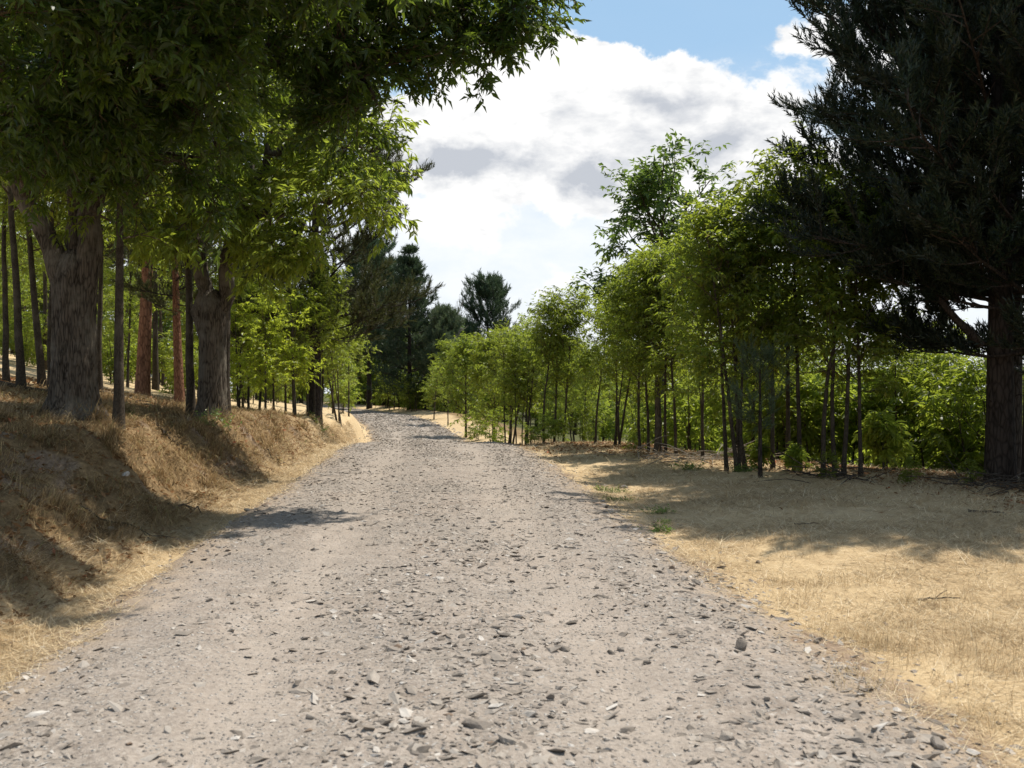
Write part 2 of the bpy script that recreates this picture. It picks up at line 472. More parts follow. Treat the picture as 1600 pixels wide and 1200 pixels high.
# ------------------------------------------------------------------ ground and road
def geom(a, b, r):
    n = max(2, int(math.log(b / a) / math.log(r)))
    return np.exp(np.linspace(math.log(a), math.log(b), n))
def grid_quads(nr, nc):
    i = np.arange(nr - 1)[:, None] * nc + np.arange(nc - 1)[None, :]
    return np.stack([i, i + 1, i + nc + 1, i + nc], -1).reshape(-1, 4)

def build_ground():
    ys = np.concatenate([np.linspace(-60, 2.4, 24), geom(2.5, 34, 1.0135), geom(34.4, 900, 1.035)])
    side = 8.6 + geom(0.08, 700, 1.085) - 0.08
    xs = np.concatenate([-side[::-1], np.arange(-8.53, 8.53, 0.09), side])
    X, Y = np.meshgrid(xs, ys)
    # fine columns follow the bend of the road so its edges stay fine far away
    Xw = X + tab(_xc, Y) * np.exp(-(X / 30.0) ** 2)
    Z = height(Xw, Y)
    s = lateral(Xw, Y)
    Z = Z - 0.07 * (1 - sstep(W - 0.35, W - 0.05, np.abs(s)))
    V = np.stack([Xw, Y, Z], -1).reshape(-1, 3)
    a = (np.abs(s) - W).ravel()
    n = fbm(Xw * 1.1, Y * 1.1, 60, 4).ravel()
    dirt = np.clip(1.0 - a / 0.55 + n * 0.8, 0, 1) * 0.75
    la = (-s - W).ravel()
    bank = sstep(.5, 1.2, la) * (1 - .55 * sstep(3.0, 5.0, la)) * (1 - .75 * sstep(20, 30, Y.ravel()))
    dirt = np.maximum(dirt, bank * sstep(.12, .4, fbm(Xw * 2.1, Y * 1.6, 65, 3).ravel()) * .75)
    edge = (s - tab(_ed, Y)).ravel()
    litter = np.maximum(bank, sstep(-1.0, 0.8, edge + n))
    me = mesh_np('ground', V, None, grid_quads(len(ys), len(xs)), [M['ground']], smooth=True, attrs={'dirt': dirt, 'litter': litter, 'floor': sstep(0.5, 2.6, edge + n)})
    tag(link('ground', me), kind='structure')
build_ground()

def road_surface(x, y):
    """road height with the fine unevenness of worn gravel"""
    s = lateral(x, y)
    sd = np.where(s < 0, 0.0, 1.0)
    w = np.where(s < 0, road_w(y, 0.0), road_w(y, 1.0))
    e = np.abs(s) - w
    z = height(x, y)
    z = z + np.interp(e, [-.45, -.1, .15, .5], [.032, .022, -.004, -.05])
    z = z + 0.022 * fbm(x * 2.6, y * 2.6, 70, 3) * sstep(.5, -.3, e)
    z = z + 0.014 * fbm(x * 11, y * 11, 75, 4, .65)
    return z
def build_road():
    ys = np.concatenate([np.linspace(-40, 2.3, 30), geom(2.4, 40, 1.006), geom(40.2, 190, 1.012)])
    u = np.linspace(-2.75, 2.75, 150)
    U, Y = np.meshgrid(u, ys)
    X = tab(_xc, Y) + U
    Z = road_surface(X, Y)
    V = np.stack([X, Y, Z], -1).reshape(-1, 3)
    me = mesh_np('gravel_road', V, None, grid_quads(len(ys), len(u)), [M['road']], smooth=True, attrs={'lat': (U / W).ravel()})
    tag(link('gravel_road', me), kind='structure')
build_road()

# ------------------------------------------------------------------ stones
ICO_V = None
def ico():
    p = (1 + 5 ** .5) / 2
    v = np.array([(-1, p, 0), (1, p, 0), (-1, -p, 0), (1, -p, 0), (0, -1, p), (0, 1, p), (0, -1, -p), (0, 1, -p), (p, 0, -1), (p, 0, 1), (-p, 0, -1), (-p, 0, 1)], float)
    v /= np.linalg.norm(v[0])
    f = np.array([(0, 11, 5), (0, 5, 1), (0, 1, 7), (0, 7, 10), (0, 10, 11), (1, 5, 9), (5, 11, 4), (11, 10, 2), (10, 7, 6), (7, 1, 8), (3, 9, 4), (3, 4, 2), (3, 2, 6), (3, 6, 8), (3, 8, 9), (4, 9, 5), (2, 4, 11), (6, 2, 10), (8, 6, 7), (9, 8, 1)])
    return v, f
ICO_V, ICO_F = ico()
def ico2():
    v = [tuple(q) for q in ICO_V]; cache = {}; f2 = []
    def mid(a, b):
        k = (min(a, b), max(a, b))
        if k not in cache:
            m_ = (np.array(v[a]) + np.array(v[b])) / 2; m_ /= np.linalg.norm(m_)
            v.append(tuple(m_)); cache[k] = len(v) - 1
        return cache[k]
    for a, b, c in ICO_F:
        ab, bc, ca = mid(a, b), mid(b, c), mid(c, a)
        f2 += [(a, ab, ca), (b, bc, ab), (c, ca, bc), (ab, bc, ca)]
    return np.array(v), np.array(f2)
ICO2_V, ICO2_F = ico2()
def rand_rot(n, r, tilt):
    """rotation about z, then a small tilt; (n,3,3)"""
    a = r.random(n) * 2 * np.pi
    tx = r.normal(0, tilt, n); ty = r.normal(0, tilt, n)
    ca, sa = np.cos(a), np.sin(a)
    Rz = np.zeros((n, 3, 3)); Rz[:, 0, 0] = ca; Rz[:, 0, 1] = -sa; Rz[:, 1, 0] = sa; Rz[:, 1, 1] = ca; Rz[:, 2, 2] = 1
    Rx = np.zeros((n, 3, 3)); Rx[:, 0, 0] = 1; Rx[:, 1, 1] = np.cos(tx); Rx[:, 1, 2] = -np.sin(tx); Rx[:, 2, 1] = np.sin(tx); Rx[:, 2, 2] = np.cos(tx)
    Ry = np.zeros((n, 3, 3)); Ry[:, 1, 1] = 1; Ry[:, 0, 0] = np.cos(ty); Ry[:, 0, 2] = np.sin(ty); Ry[:, 2, 0] = -np.sin(ty); Ry[:, 2, 2] = np.cos(ty)
    return Rx @ Ry @ Rz
def gravel():
    r = np.random.default_rng(21)
    n = 42000
    d = np.exp(r.uniform(math.log(3.2), math.log(76), n * 3))
    u = r.uniform(-2.7, 2.7, n * 3)
    # chips gather in patches and away from the wheel tracks
    x = tab(_xc, d) + u
    keep = r.random(n * 3) < np.clip(0.55 + 1.0 * fbm(x * 0.9, d * 0.6, 90, 4) + 0.25 * np.exp(-(u / .45) ** 2) - .34 * np.exp(-((np.abs(u) - .9) / .32) ** 2) + .25 * (u > 1.2), .06, 1) * (1 - .85 * sstep(1.95, 2.5, np.abs(u)))
    d, u, x = d[keep][:n], u[keep][:n], x[keep][:n]
    n = len(d)
    size = np.clip(np.exp(r.normal(math.log(.0108), .58, n)), .005, .04)
    size = np.maximum(size, .0010 * d)
    sc = np.stack([size * r.uniform(.9, 1.9, n), size * r.uniform(.55, 1.0, n), size * r.uniform(.2, .55, n)], -1)
    rot = rand_rot(n, r, .22)
    z = np.where(np.abs(u) < W + .1, road_surface(x, d), height(x, d)) + sc[:, 2] * r.uniform(-.35, .2, n)
    c = np.stack([x, d, z], -1)[:, None, :]
    big = size > .016
    OV = np.array([(1, .1, 0), (-1, -.1, 0), (.1, 1, 0), (-.2, -1, 0), (.1, .2, .8), (0, 0, -1), (.55, -.5, .6), (-.55, .35, .7)])
    OF = np.array([(0, 2, 4), (0, 4, 6), (0, 6, 3), (3, 6, 1), (6, 4, 7), (6, 7, 1), (1, 7, 2), (2, 7, 4), (0, 5, 2), (2, 5, 1), (1, 5, 3), (3, 5, 0)])
    Vs, Fs, nv = [], [], 0
    for sel, BV, BF, jit in ((big, OV * np.array([1, 1, 1.05]), OF, .16), (~big, OV, OF, .22)):
        m = int(sel.sum()); k = len(BV)
        B = BV[None] * (1 + r.normal(0, jit, (m, k, 1))) * sc[sel][:, None, :]
        B = np.einsum('nij,nkj->nki', rot[sel], B) + c[sel]
        Vs.append(B.reshape(-1, 3)); Fs.append((BF[None] + (np.arange(m) * k)[:, None, None]).reshape(-1, 3) + nv); nv += m * k
    me = mesh_np('gravel', np.concatenate(Vs), np.concatenate(Fs), None, [M['stone']])
    tag(link('gravel', me), kind='stuff')
gravel()

def stone_mesh(seed, mat, flat):
    r = np.random.default_rng(seed)
    v = ICO2_V.copy()
    # clip by random planes to make broken faces
    for _ in range(15):
        nrm = norm(r.normal(0, 1, 3)); lim = r.uniform(.36, .72)
        dd = v @ nrm
        v = v - np.maximum(dd - lim, 0)[:, None] * nrm
    v = v * (1 + r.normal(0, .02, (len(v), 1))) * np.array([1, r.uniform(.6, .85), flat])
    return mesh_np('stone', v, ICO2_F, None, [mat])
STONES = {}
for key, mt in (('grey', 'stone'), ('dark', 'dark_stone'), ('pale', 'pale_stone'), ('brown', 'brown_stone')):
    STONES[key] = [stone_mesh(100 + i * 7 + len(key) * 31, M[mt], fl) for i, fl in enumerate((.28, .38, .5, .62, .78))]
def put_stone(x, y, size, key, shape, label, group=None, name='stone', sink=.2, r=random):
    o = link(name, STONES[key][shape])
    s = lateral(np.array([x]), np.array([y]))[0]
    z = float(road_surface(np.array([x]), np.array([y]))[0]) if abs(s) < W + .05 else gz(x, y)
    k = size
    o.scale = (k, k, k)
    o.rotation_euler = (r.gauss(0, .15), r.gauss(0, .15), r.uniform(0, 6.28))
    o.location = (x, y, z + k * (.28, .38, .5, .62, .78)[shape] * (1 - 2 * sink) * .45)
    tag(o, label, 'stone', group)
    return o
random.seed(5)
NAMED = [  # px, py, width in px, look, shape, label
    (788, 1172, 46, 'dark', 3, 'dark grey angular stone in the middle of the road, nearest the camera'),
    (738, 1146, 62, 'pale', 1, 'broad pale grey stone lying beside the dark angular stone nearest the camera'),
    (655, 1153, 40, 'grey', 1, 'mid grey flat stone left of the broad pale stone at the front of the road'),
    (1158, 1024, 34, 'grey', 4, 'grey upright stone on the right half of the road, perched above the chips around it'),
    (1050, 892, 17, 'brown', 4, 'small brown blocky stone on the right edge of the road, beside the dry grass'),
    (1070, 911, 26, 'pale', 1, 'pale flat stone just below the small brown blocky stone at the right road edge'),
    (1136, 1168, 40, 'grey', 2, 'rounded grey stone at the front right of the road'),
    (1200, 1108, 19, 'dark', 3, 'small dark stone in the bare brown dust at the front right of the road'),
    (1424, 1163, 20, 'dark', 4, 'dark round stone in the dry grass at the bottom right corner'),
    (1466, 1176, 40, 'dark', 2, 'dark lumpy stone, rightmost by the bottom right corner'),
    (578, 958, 24, 'pale', 2, 'pale stone standing on the left middle of the road'),
    (893, 982, 28, 'dark', 0, 'long flat dark stone in the middle of the road'),
    (1276, 1004, 20, 'dark', 2, 'dark stone at the right road edge next to the tall dry grass'),
    (1326, 1046, 28, 'pale', 1, 'pale slab of stone at the right road edge below the tall dry grass'),
    (1275, 1028, 15, 'brown', 2, 'small brownish stone above the pale slab at the right road edge'),
    (1187, 880, 17, 'grey', 2, 'small grey stone lying alone in the sunlit lawn right of the road'),
    (976, 762, 20, 'pale', 1, 'pale stone on the right verge in front of the tree shadow'),
    (934, 790, 22, 'brown', 0, 'flat brown stone on the right verge beside the green weeds'),
    (1384, 977, 12, 'dark', 3, 'dark pebble in the middle of the sunlit lawn'),
    (387, 799, 14, 'dark', 3, 'dark blocky stone at the left road edge beside the small shadow on the road'),
    (416, 791, 24, 'brown', 1, 'brown flat stone at the left road edge above the small shadow on the road'),
    (174, 828, 24, 'pale', 1, 'pale slate lying in the shaded grass of the left bank'),
    (165, 880, 14, 'pale', 3, 'small pale stone at the foot of the shaded left bank'),
    (10, 1140, 22, 'dark', 2, 'dark stone at the left margin of the road near the camera'),
    (105, 990, 18, 'brown', 2, 'reddish stone lying in the straw left of the road'),
    (185, 972, 12, 'dark', 2, 'small dark stone where the left verge meets the road'),
    (1010, 1045, 22, 'grey', 2, 'grey stone right of the long flat dark stone'),
    (875, 1027, 34, 'dark', 1, 'dark rough stone heap on the right wheel track'),
    (1190, 985, 14, 'pale', 1, 'pale chip at the end of the gravel where the right verge begins'),
    (195, 742, 18, 'pale', 2, 'whitish stone half buried in the left bank below the big trunk'),
]
for px_, py_, wpx, key, shp, lab in NAMED:
    p = ground_at(px_, py_)
    put_stone(p.x, p.y, wpx * p.y / F * .56, key, shp, lab)
LOOK = {'grey': 'mid grey', 'dark': 'dark grey', 'pale': 'pale', 'brown': 'brownish'}
cnt = 0
while cnt < 266:
    d = math.exp(random.uniform(math.log(3.7), math.log(13)))
    u = random.uniform(-2.2, 2.2)
    x = float(tab(_xc, d)) + u
    if abs(x / d) > .55: continue
    key = random.choices(['grey', 'dark', 'pale', 'brown'], [5, 1.4, 4.5, 1.4])[0]
    sz = min(.05, max(.016, math.exp(random.gauss(math.log(.024), .36))))
    shp = random.choices([0, 1, 2, 3], [4, 4, 2.6, 1])[0]
    word = 'small' if sz < .021 else 'middling' if sz < .03 else 'large'
    form = 'flat chip' if shp < 2 else 'lumpy stone'
    place = ('at the left edge of the road' if u < -1.5 else 'on the left wheel track' if u < -.5 else 'on the middle strip of the road' if u < .5
             else 'on the right wheel track' if u < 1.5 else 'at the right edge of the road')
    how = 'close to the camera' if d < 5 else 'a few steps ahead' if d < 7.5 else 'farther up the road'
    put_stone(x, d, sz, key, shp, '%s %s %s %s, %s' % (word, LOOK[key], form, place, how), LOOK[key] + ' stones ' + place)
    cnt += 1

# ------------------------------------------------------------------ dry grass
def blades(name, x, y, z, length, width, az, el, bend, mat, nseg=1):
    """one curved blade per point: a triangle (nseg 1) or a two-step tapering strip (nseg 2)"""
    n = len(x)
    P0 = np.stack([x, y, z], -1)
    h = np.stack([np.cos(az), np.sin(az), np.zeros(n)], -1)
    up = np.array([0, 0, 1.0])
    side = np.stack([-np.sin(az), np.cos(az), np.zeros(n)], -1)
    d1 = h * np.cos(el)[:, None] + up * np.sin(el)[:, None]
    el2 = el - bend
    d2 = h * np.cos(el2)[:, None] + up * np.sin(el2)[:, None]
    w = (width / 2)[:, None]; L = length[:, None]
    # a little twist so blades lying down still show a face to the light
    sv = side
    if nseg == 1:
        V = np.stack([P0 - sv * w, P0 + sv * w, P0 + d1 * L * .5 + d2 * L * .5], 1)
        Fc = (np.array([[0, 1, 2]])[None] + (np.arange(n) * 3)[:, None, None]).reshape(-1, 3)
    else:
        Q = P0 + d1 * L * .55
        T = Q + d2 * L * .45
        V = np.stack([P0 - sv * w, P0 + sv * w, Q - sv * w * .8, Q + sv * w * .8, T], 1)
        Fc = (np.array([[0, 1, 3], [0, 3, 2], [2, 3, 4]])[None] + (np.arange(n) * 5)[:, None, None]).reshape(-1, 3)
    return mesh_np(name, V.reshape(-1, 3), Fc, None, [mat])
def scatter(n, dlo, dhi, r, slo, shi, dens=None):
    """points outside the road between lateral offsets slo..shi, even on the picture rather than on the ground"""
    d = np.exp(r.uniform(math.log(dlo), math.log(dhi), n))
    s = r.uniform(slo, shi, n)
    x = tab(_xc, d) + s
    k = np.abs(x) < d * .56 + 1.5
    if dens is not None: k &= r.random(n) < dens(x, d, s)
    return x[k], d[k], s[k]
def grass():
    r = np.random.default_rng(31)
    # matted straw of the right lawn and both verges
    xs, ds, ss = scatter(520000, 3.0, 34, r, 1.9, 9.5, lambda x, d, s: np.clip((.12 + .88 * sstep(1.85, 2.8, s + .5 * fbm(x * 1.3, d * 1.3, 61, 3))) * (.55 + .9 * fbm(x * .8, d * .8, 62, 3)), 0, 1) * np.clip((12.0 / d) ** .5, .3, 1))
    xl, dl, sl = scatter(130000, 3.0, 40, r, -3.1, -1.9, lambda x, d, s: np.clip(sstep(1.85, 2.6, -s + .4 * fbm(x * 1.3, d * 1.3, 63, 3)), 0, 1))
    x = np.concatenate([xs, xl]); d = np.concatenate([ds, dl])
    n = len(x)
    z = height(x, d) + r.uniform(-.002, .012, n)
    az = 2.2 * np.pi * fbm(x * .55, d * .55, 64, 2) + r.normal(0, .9, n) + (r.random(n) < .5) * np.pi
    el = np.abs(r.normal(.12, .16, n))
    me = blades('dry_grass', x, d, z, r.uniform(.07, .22, n) * (1 + .02 * d), np.maximum(.0028, d * .0005) * r.uniform(.7, 1.3, n), az, el, r.uniform(-.1, .35, n), M['straw'])
    tag(link('dry_grass', me), kind='stuff')
    # rank brown straw hanging down the left bank
    x, d, s = scatter(260000, 4.0, 30, r, -7.5, -2.55, lambda x, d, s: np.clip(sstep(2.5, 3.0, -s) * (.5 + 1.5 * fbm(x * 2.2, d * 2.2, 68, 3)), 0.02, 1) * np.clip((11.0 / d) ** .6, .3, 1) * (1 - .6 * sstep(5.2, 7, -s)))
    tc = scatter(1500, 5.0, 26, r, -5.4, -2.9, lambda x, d, s: sstep(2.8, 3.3, -s))
    m = min(110, len(tc[0]))
    x = np.concatenate([x, np.repeat(tc[0][:m], 130) + r.normal(0, .055, m * 130)]); d = np.concatenate([d, np.repeat(tc[1][:m], 130) + r.normal(0, .055, m * 130)])
    tus = np.arange(len(x)) >= len(x) - m * 130
    n = len(x)
    z = height(x, d) + r.uniform(-.004, .02, n)
    az = r.normal(0, 1.1, n) + 1.6 * fbm(x * .9, d * .9, 67, 2)
    el = np.where(tus, np.abs(r.normal(.75, .35, n)), np.abs(r.normal(.35, .3, n)))
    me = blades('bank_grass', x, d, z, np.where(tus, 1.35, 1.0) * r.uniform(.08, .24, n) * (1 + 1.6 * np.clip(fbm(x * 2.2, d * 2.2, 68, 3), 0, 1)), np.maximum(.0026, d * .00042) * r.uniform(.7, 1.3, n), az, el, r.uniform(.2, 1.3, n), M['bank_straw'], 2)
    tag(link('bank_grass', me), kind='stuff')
    # taller dry tufts standing on the right lawn
    cx, cy = [], []
    for _ in range(150):
        p = (random.uniform(2.3, 7.5), math.exp(random.uniform(math.log(4), math.log(15))))
        cx.append(tab(_xc, p[1]) + p[0]); cy.append(p[1])
    for px_, py_, k in ((1400, 1000, 5), (1440, 1015, 6), (1380, 990, 3), (1270, 925, 4), (1300, 905, 3), (1350, 1065, 3), (1500, 1000, 4), (1560, 985, 3), (1480, 1090, 2)):
        q = ground_at(px_, py_)
        for _ in range(k):
            cx.append(q.x + random.gauss(0, .22)); cy.append(q.y + random.gauss(0, .2))
    for _ in range(110):
        q = ground_at(random.uniform(900, 1620), random.uniform(770, 1190))
        if q.x - float(tab(_xc, q.y)) > 2.35:
            cx.append(q.x); cy.append(q.y)
    cx = np.array(cx); cy = np.array(cy)
    x = np.repeat(cx, 60) + r.normal(0, .08, len(cx) * 60); d = np.repeat(cy, 60) + r.normal(0, .08, len(cx) * 60)
    n = len(x)
    me = blades('tall_grass', x, d, height(x, d) - .004, r.uniform(.05, .19, n), np.full(n, .0022), r.uniform(0, 6.28, n), np.abs(r.normal(.7, .35, n)), r.uniform(0, 1.1, n), M['tall_straw'], 2)
    tag(link('tall_grass', me), kind='stuff')
grass()

def litter():
    """fallen brown leaves and twig bits on the bank and along the edge of the wood"""
    r = np.random.default_rng(35)
    x1, d1, _ = scatter(22000, 4.5, 26, r, -9, -2.6)
    d2 = np.exp(r.uniform(math.log(11), math.log(34), 16000)); x2 = tab(_xc, d2) + tab(_ed, d2) + r.normal(.6, 1.1, 16000)
    x = np.concatenate([x1, x2]); d = np.concatenate([d1, d2]); n = len(x)
    L = r.uniform(.02, .055, n)[:, None, None] * np.maximum(1, d / 14)[:, None, None]
    base = np.array([[-1, 0, 0], [0, .36, .16], [0, -.36, .16], [1, 0, .1]])[None] * L
    B = np.einsum('nij,nkj->nki', rand_rot(n, r, .4), base)
    B = B + np.stack([x, d, height(x, d) + .012], -1)[:, None, :]
    Fc = (np.array([[0, 2, 3], [0, 3, 1]])[None] + (np.arange(n) * 4)[:, None, None]).reshape(-1, 3)
    tag(link('leaf_litter', mesh_np('leaf_litter', B.reshape(-1, 3), Fc, None, [M['dry_leaf']])), kind='stuff')
litter()

# ------------------------------------------------------------------ trees: wood
def tubes(P, Rad, sides):
    """P (m,n,3), Rad (m,n) -> verts, quads of m tubes"""
    m, n, _ = P.shape
    T = norm(np.gradient(P, axis=1))
    ref = np.where(np.abs(T[..., 2:3]) > .92, np.array([1.0, 0, 0]), np.array([0, 0, 1.0]))
    A = norm(np.cross(T, ref)); B = np.cross(T, A)
    ang = np.arange(sides) * 2 * np.pi / sides
    ring = A[:, :, None, :] * np.cos(ang)[None, None, :, None] + B[:, :, None, :] * np.sin(ang)[None, None, :, None]
    V = P[:, :, None, :] + ring * Rad[:, :, None, None]
    base = (np.arange(m) * n * sides)[:, None, None]
    i = (np.arange(n - 1) * sides)[None, :, None]; j = np.arange(sides)[None, None, :]; jn = (j + 1) % sides
    Q = np.stack([base + i + j, base + i + jn, base + i + sides + jn, base + i + sides + j], -1).reshape(-1, 4)
    return V.reshape(-1, 3), Q
def grow(start, dirs, length, nseg, bend, wig, r):
    """polylines (m,nseg+1,3) that start, bend towards a vector and wander"""
    m = len(start)
    P = np.zeros((m, nseg + 1, 3)); P[:, 0] = start
    d = norm(dirs); p = start.copy()
    for i in range(nseg):
        d = norm(d + bend / nseg + r.normal(0, wig, (m, 3)))
        p = p + d * (length / nseg)[:, None]
        P[:, i + 1] = p
    return P
def along(P, t):
    """points and tangents at parameters t (m,k) of polylines P (m,n,3)"""
    m, n, _ = P.shape
    f = np.clip(t, 0, .9999) * (n - 1)
    i = f.astype(int); q = (f - i)[..., None]
    rows = np.arange(m)[:, None]
    a = P[rows, i]; b = P[rows, i + 1]
    return a + (b - a) * q, norm(b - a)
def perp(T, r):
    v = r.normal(0, 1, T.shape)
    v = v - (v * T).sum(-1, keepdims=True) * T
    return norm(v)
def shoots(P, n, t0, t1, ang, ang_sd, r, flat=0.0, up=0.0):
    """n side shoots on every polyline: starts (m*n,3), directions, relative place along the parent"""
    m = len(P)
    t = (np.arange(n)[None] + r.random((m, n))) / n * (t1 - t0) + t0
    p, T = along(P, t)
    S = perp(T, r)
    if flat: S = norm(S * np.array([1, 1, 1 - flat]))
    a = r.normal(ang, ang_sd, (m, n, 1))
    d = norm(T * np.cos(a) + S * np.sin(a) + np.array([0, 0, up]))
    return p.reshape(-1, 3), d.reshape(-1, 3), t.reshape(-1)

# ------------------------------------------------------------------ trees: leaves and needles
LEAF = {
    'fine': (np.array([[0, 0, 0], [.33, .5, .12], [.33, 0, 0], [.33, -.5, .12], [.68, .42, .04], [.68, 0, -.06], [.68, -.42, .04], [1, 0, -.2]]),
             np.array([[0, 2, 1], [0, 3, 2], [1, 2, 5], [1, 5, 4], [2, 3, 6], [2, 6, 5], [4, 5, 7], [5, 6, 7]])),
    'mid': (np.array([[0, 0, 0], [.38, .5, .1], [.45, 0, -.02], [.38, -.5, .1], [1, 0, -.14]]),
            np.array([[0, 2, 1], [0, 3, 2], [1, 2, 4], [2, 3, 4]])),
    'low': (np.array([[0, 0, 0], [.42, .5, .06], [.42, -.5, .06], [1, 0, -.1]]), np.array([[0, 2, 3], [0, 3, 1]])),
}
def leaf_frames(p, d, L, wr, r, jit=.5):
    n = len(p)
    d = norm(d)
    up = np.array([0, 0, 1.0]) + r.normal(0, jit, (n, 3))
    side = norm(np.cross(up, d)); nor = np.cross(d, side)
    return np.stack([d * L[:, None], side * (L * wr)[:, None], nor * L[:, None]], 1)   # rows: x,y,z axes scaled
def leaves(geo, p, d, L, wr, lod, r, mat, jit=.5, frames=None):
    B, Fc = LEAF[lod]
    fr = leaf_frames(p, d, L, wr, r, jit) if frames is None else frames
    V = np.einsum('kj,njc->nkc', B, fr) + p[:, None, :]
    k = len(B)
    geo.add(V, tris=(Fc[None] + (np.arange(len(p)) * k)[:, None, None]).reshape(-1, 3), mat=mat)
def twig_leaves(P, k, r, droop=.45, spread=.85):
    """k leaves on every twig polyline, alternate left and right, plus one at the tip"""
    m = len(P)
    t = np.broadcast_to(np.linspace(.15, 1.0, k)[None], (m, k))
    p, T = along(P, t)
    S = norm(np.cross(T, np.array([0, 0, 1.0]) + r.normal(0, .25, T.shape)))
    sgn = np.where((np.arange(k) % 2) == 0, 1.0, -1.0)[None, :, None]
    sp = np.full((1, k, 1), spread); sp[0, -1] = .15
    d = norm(T * .65 + S * sgn * sp + r.normal(0, .25, T.shape) + np.array([0, 0, -droop]))
    return p.reshape(-1, 3), d.reshape(-1, 3)
def needles(geo, P, n, nl, w, r, mat, ang=.7):
    """bottle-brush shoots: n thin needles round every short polyline"""
    m = len(P)
    t = np.broadcast_to(((np.arange(n) + .5) / n)[None], (m, n)) + r.normal(0, .02, (m, n))
    p, T = along(P, np.clip(t, .02, .99))
    S = perp(T, r)
    a = np.clip(r.normal(ang, .18, (m, n, 1)) * (1.1 - .55 * t[..., None]), .1, 1.4)
    d = norm(T * np.cos(a) + S * np.sin(a)).reshape(-1, 3)
    p = p.reshape(-1, 3)
    W_ = norm(np.cross(d, r.normal(0, 1, d.shape)))
    L = (nl * r.uniform(.75, 1.2, len(p)))[:, None]
    V = np.stack([p - W_ * w / 2, p + W_ * w / 2, p + d * L], 1)
    geo.add(V, tris=np.arange(len(p) * 3).reshape(-1, 3), mat=mat)

# ------------------------------------------------------------------ tree kinds
def trunk_line(H, lean, wander, r, n=14, crook=None):
    t = np.linspace(0, 1, n)
    x = lean[0] * H * t + wander * np.cumsum(r.normal(0, 1, n)) * H / n
    y = lean[1] * H * t + wander * np.cumsum(r.normal(0, 1, n)) * H / n
    x -= x[0]; y -= y[0]
    if crook is not None:
        x += crook * np.sin(np.pi * np.clip(t * 1.6, 0, 1))
    return np.stack([x, y, H * t], -1)
def broadleaf(name, seed, H, r0, cb, n1, L1, n2, L2, n3, L3, k, leaf, wr, lod, leafmat, barkmat='sapling_bark', lean=(0, 0), wander=.02,
              a1=(1.15, .55), shape='round', up1=.45, droop=.45, stems=1, low=0.0, crook=None, t2=.2, gap=0.0):
    """a small broad-leaved tree standing at the origin: Empty > trunk (one per stem), crown"""
    r = np.random.default_rng(seed)
    root = empty(name)
    crown = Geo()
    for st in range(stems):
        ln = lean if stems == 1 else (lean[0] + r.normal(0, .09), lean[1] + r.normal(0, .09))
        h = H * (1 if st == 0 else r.uniform(.75, .97))
        T = trunk_line(h, ln, wander, r, 14, crook)
        if st: T[:, 0] += r.normal(0, .10); T[:, 1] += r.normal(0, .10)
        tt = np.linspace(0, 1, 14)
        rad = r0 * (1 if st == 0 else r.uniform(.6, .9)) * (1 - .85 * tt) + .004
        rad[0] *= 1.35
        Tz = T.copy(); Tz[0, 2] -= .12
        V, Q = tubes(Tz[None], rad[None], 8)
        link('trunk', mesh_np('trunk', V, None, Q, [M[barkmat]], smooth=True), root)
        n1s = max(5, n1 // stems)
        # level 1
        t = cb + (1 - cb) * (np.arange(n1s) + r.random(n1s)) / n1s
        p, Tn = along(T[None], t[None]); p, Tn = p[0], Tn[0]
        az = np.arange(n1s) * 2.4 + r.normal(0, .4, n1s)
        q = (t - cb) / (1 - cb)
        prof = {'round': np.sqrt(np.clip(1 - (2 * q - .85) ** 2 * .72, .12, 1)), 'cone': 1 - .8 * q, 'vase': .45 + .55 * np.sin(np.pi * np.clip(q * .75 + .15, 0, 1)), 'flat': .5 + .5 * q, 'wide': .95 - .1 * q - .35 * np.exp(-((q - .35) / .16) ** 2)}[shape]
        inc = a1[0] + (a1[1] - a1[0]) * q + r.normal(0, .12, n1s)
        S = np.stack([np.cos(az), np.sin(az), np.zeros(n1s)], -1)
        d = norm(Tn * np.cos(inc)[:, None] + S * np.sin(inc)[:, None])
        P1 = grow(p, d, L1 * prof * r.uniform(.7, 1.15, n1s), 6, np.array([0, 0, up1]), .09, r)
        R1 = np.linspace(1, .25, 7)[None] * np.full((n1s, 1), r0 * .26)
        V, Q = tubes(P1, R1, 5); crown.add(V, quads=Q, mat=1)
        P1c = P1
        # level 2
        s2, d2, _ = shoots(P1c, n2, t2, 1.0, .8, .25, r, .3, .1)
        if gap:
            kp = fbm(s2[:, 0] * 1.3 + seed, s2[:, 2] * 1.3 + s2[:, 1], seed % 50, 2) > -gap
            s2, d2 = s2[kp], d2[kp]
        P2 = grow(s2, d2, L2 * r.uniform(.6, 1.2, len(s2)), 4, np.array([0, 0, -.05]), .12, r)
        V, Q = tubes(P2, np.linspace(1, .35, 5)[None] * np.full((len(P2), 1), r0 * .10 + .002), 3); crown.add(V, quads=Q, mat=1)
        # twigs
        s3, d3, _ = shoots(P2, n3, .15, 1.0, .75, .3, r, .3, .0)
        P3 = grow(s3, d3, L3 * r.uniform(.6, 1.2, len(s3)), 3, np.array([0, 0, -.25]), .1, r)
        lp, ld = twig_leaves(P3, k, r, droop)
        kp = r.random(len(lp)) < .92
        lp, ld = lp[kp], ld[kp]
        leaves(crown, lp, ld, leaf * r.uniform(.65, 1.2, len(lp)), wr, lod, r, 0)
    link('crown', crown.mesh('crown', [M[leafmat], M['twig_bark']]), root)
    return root
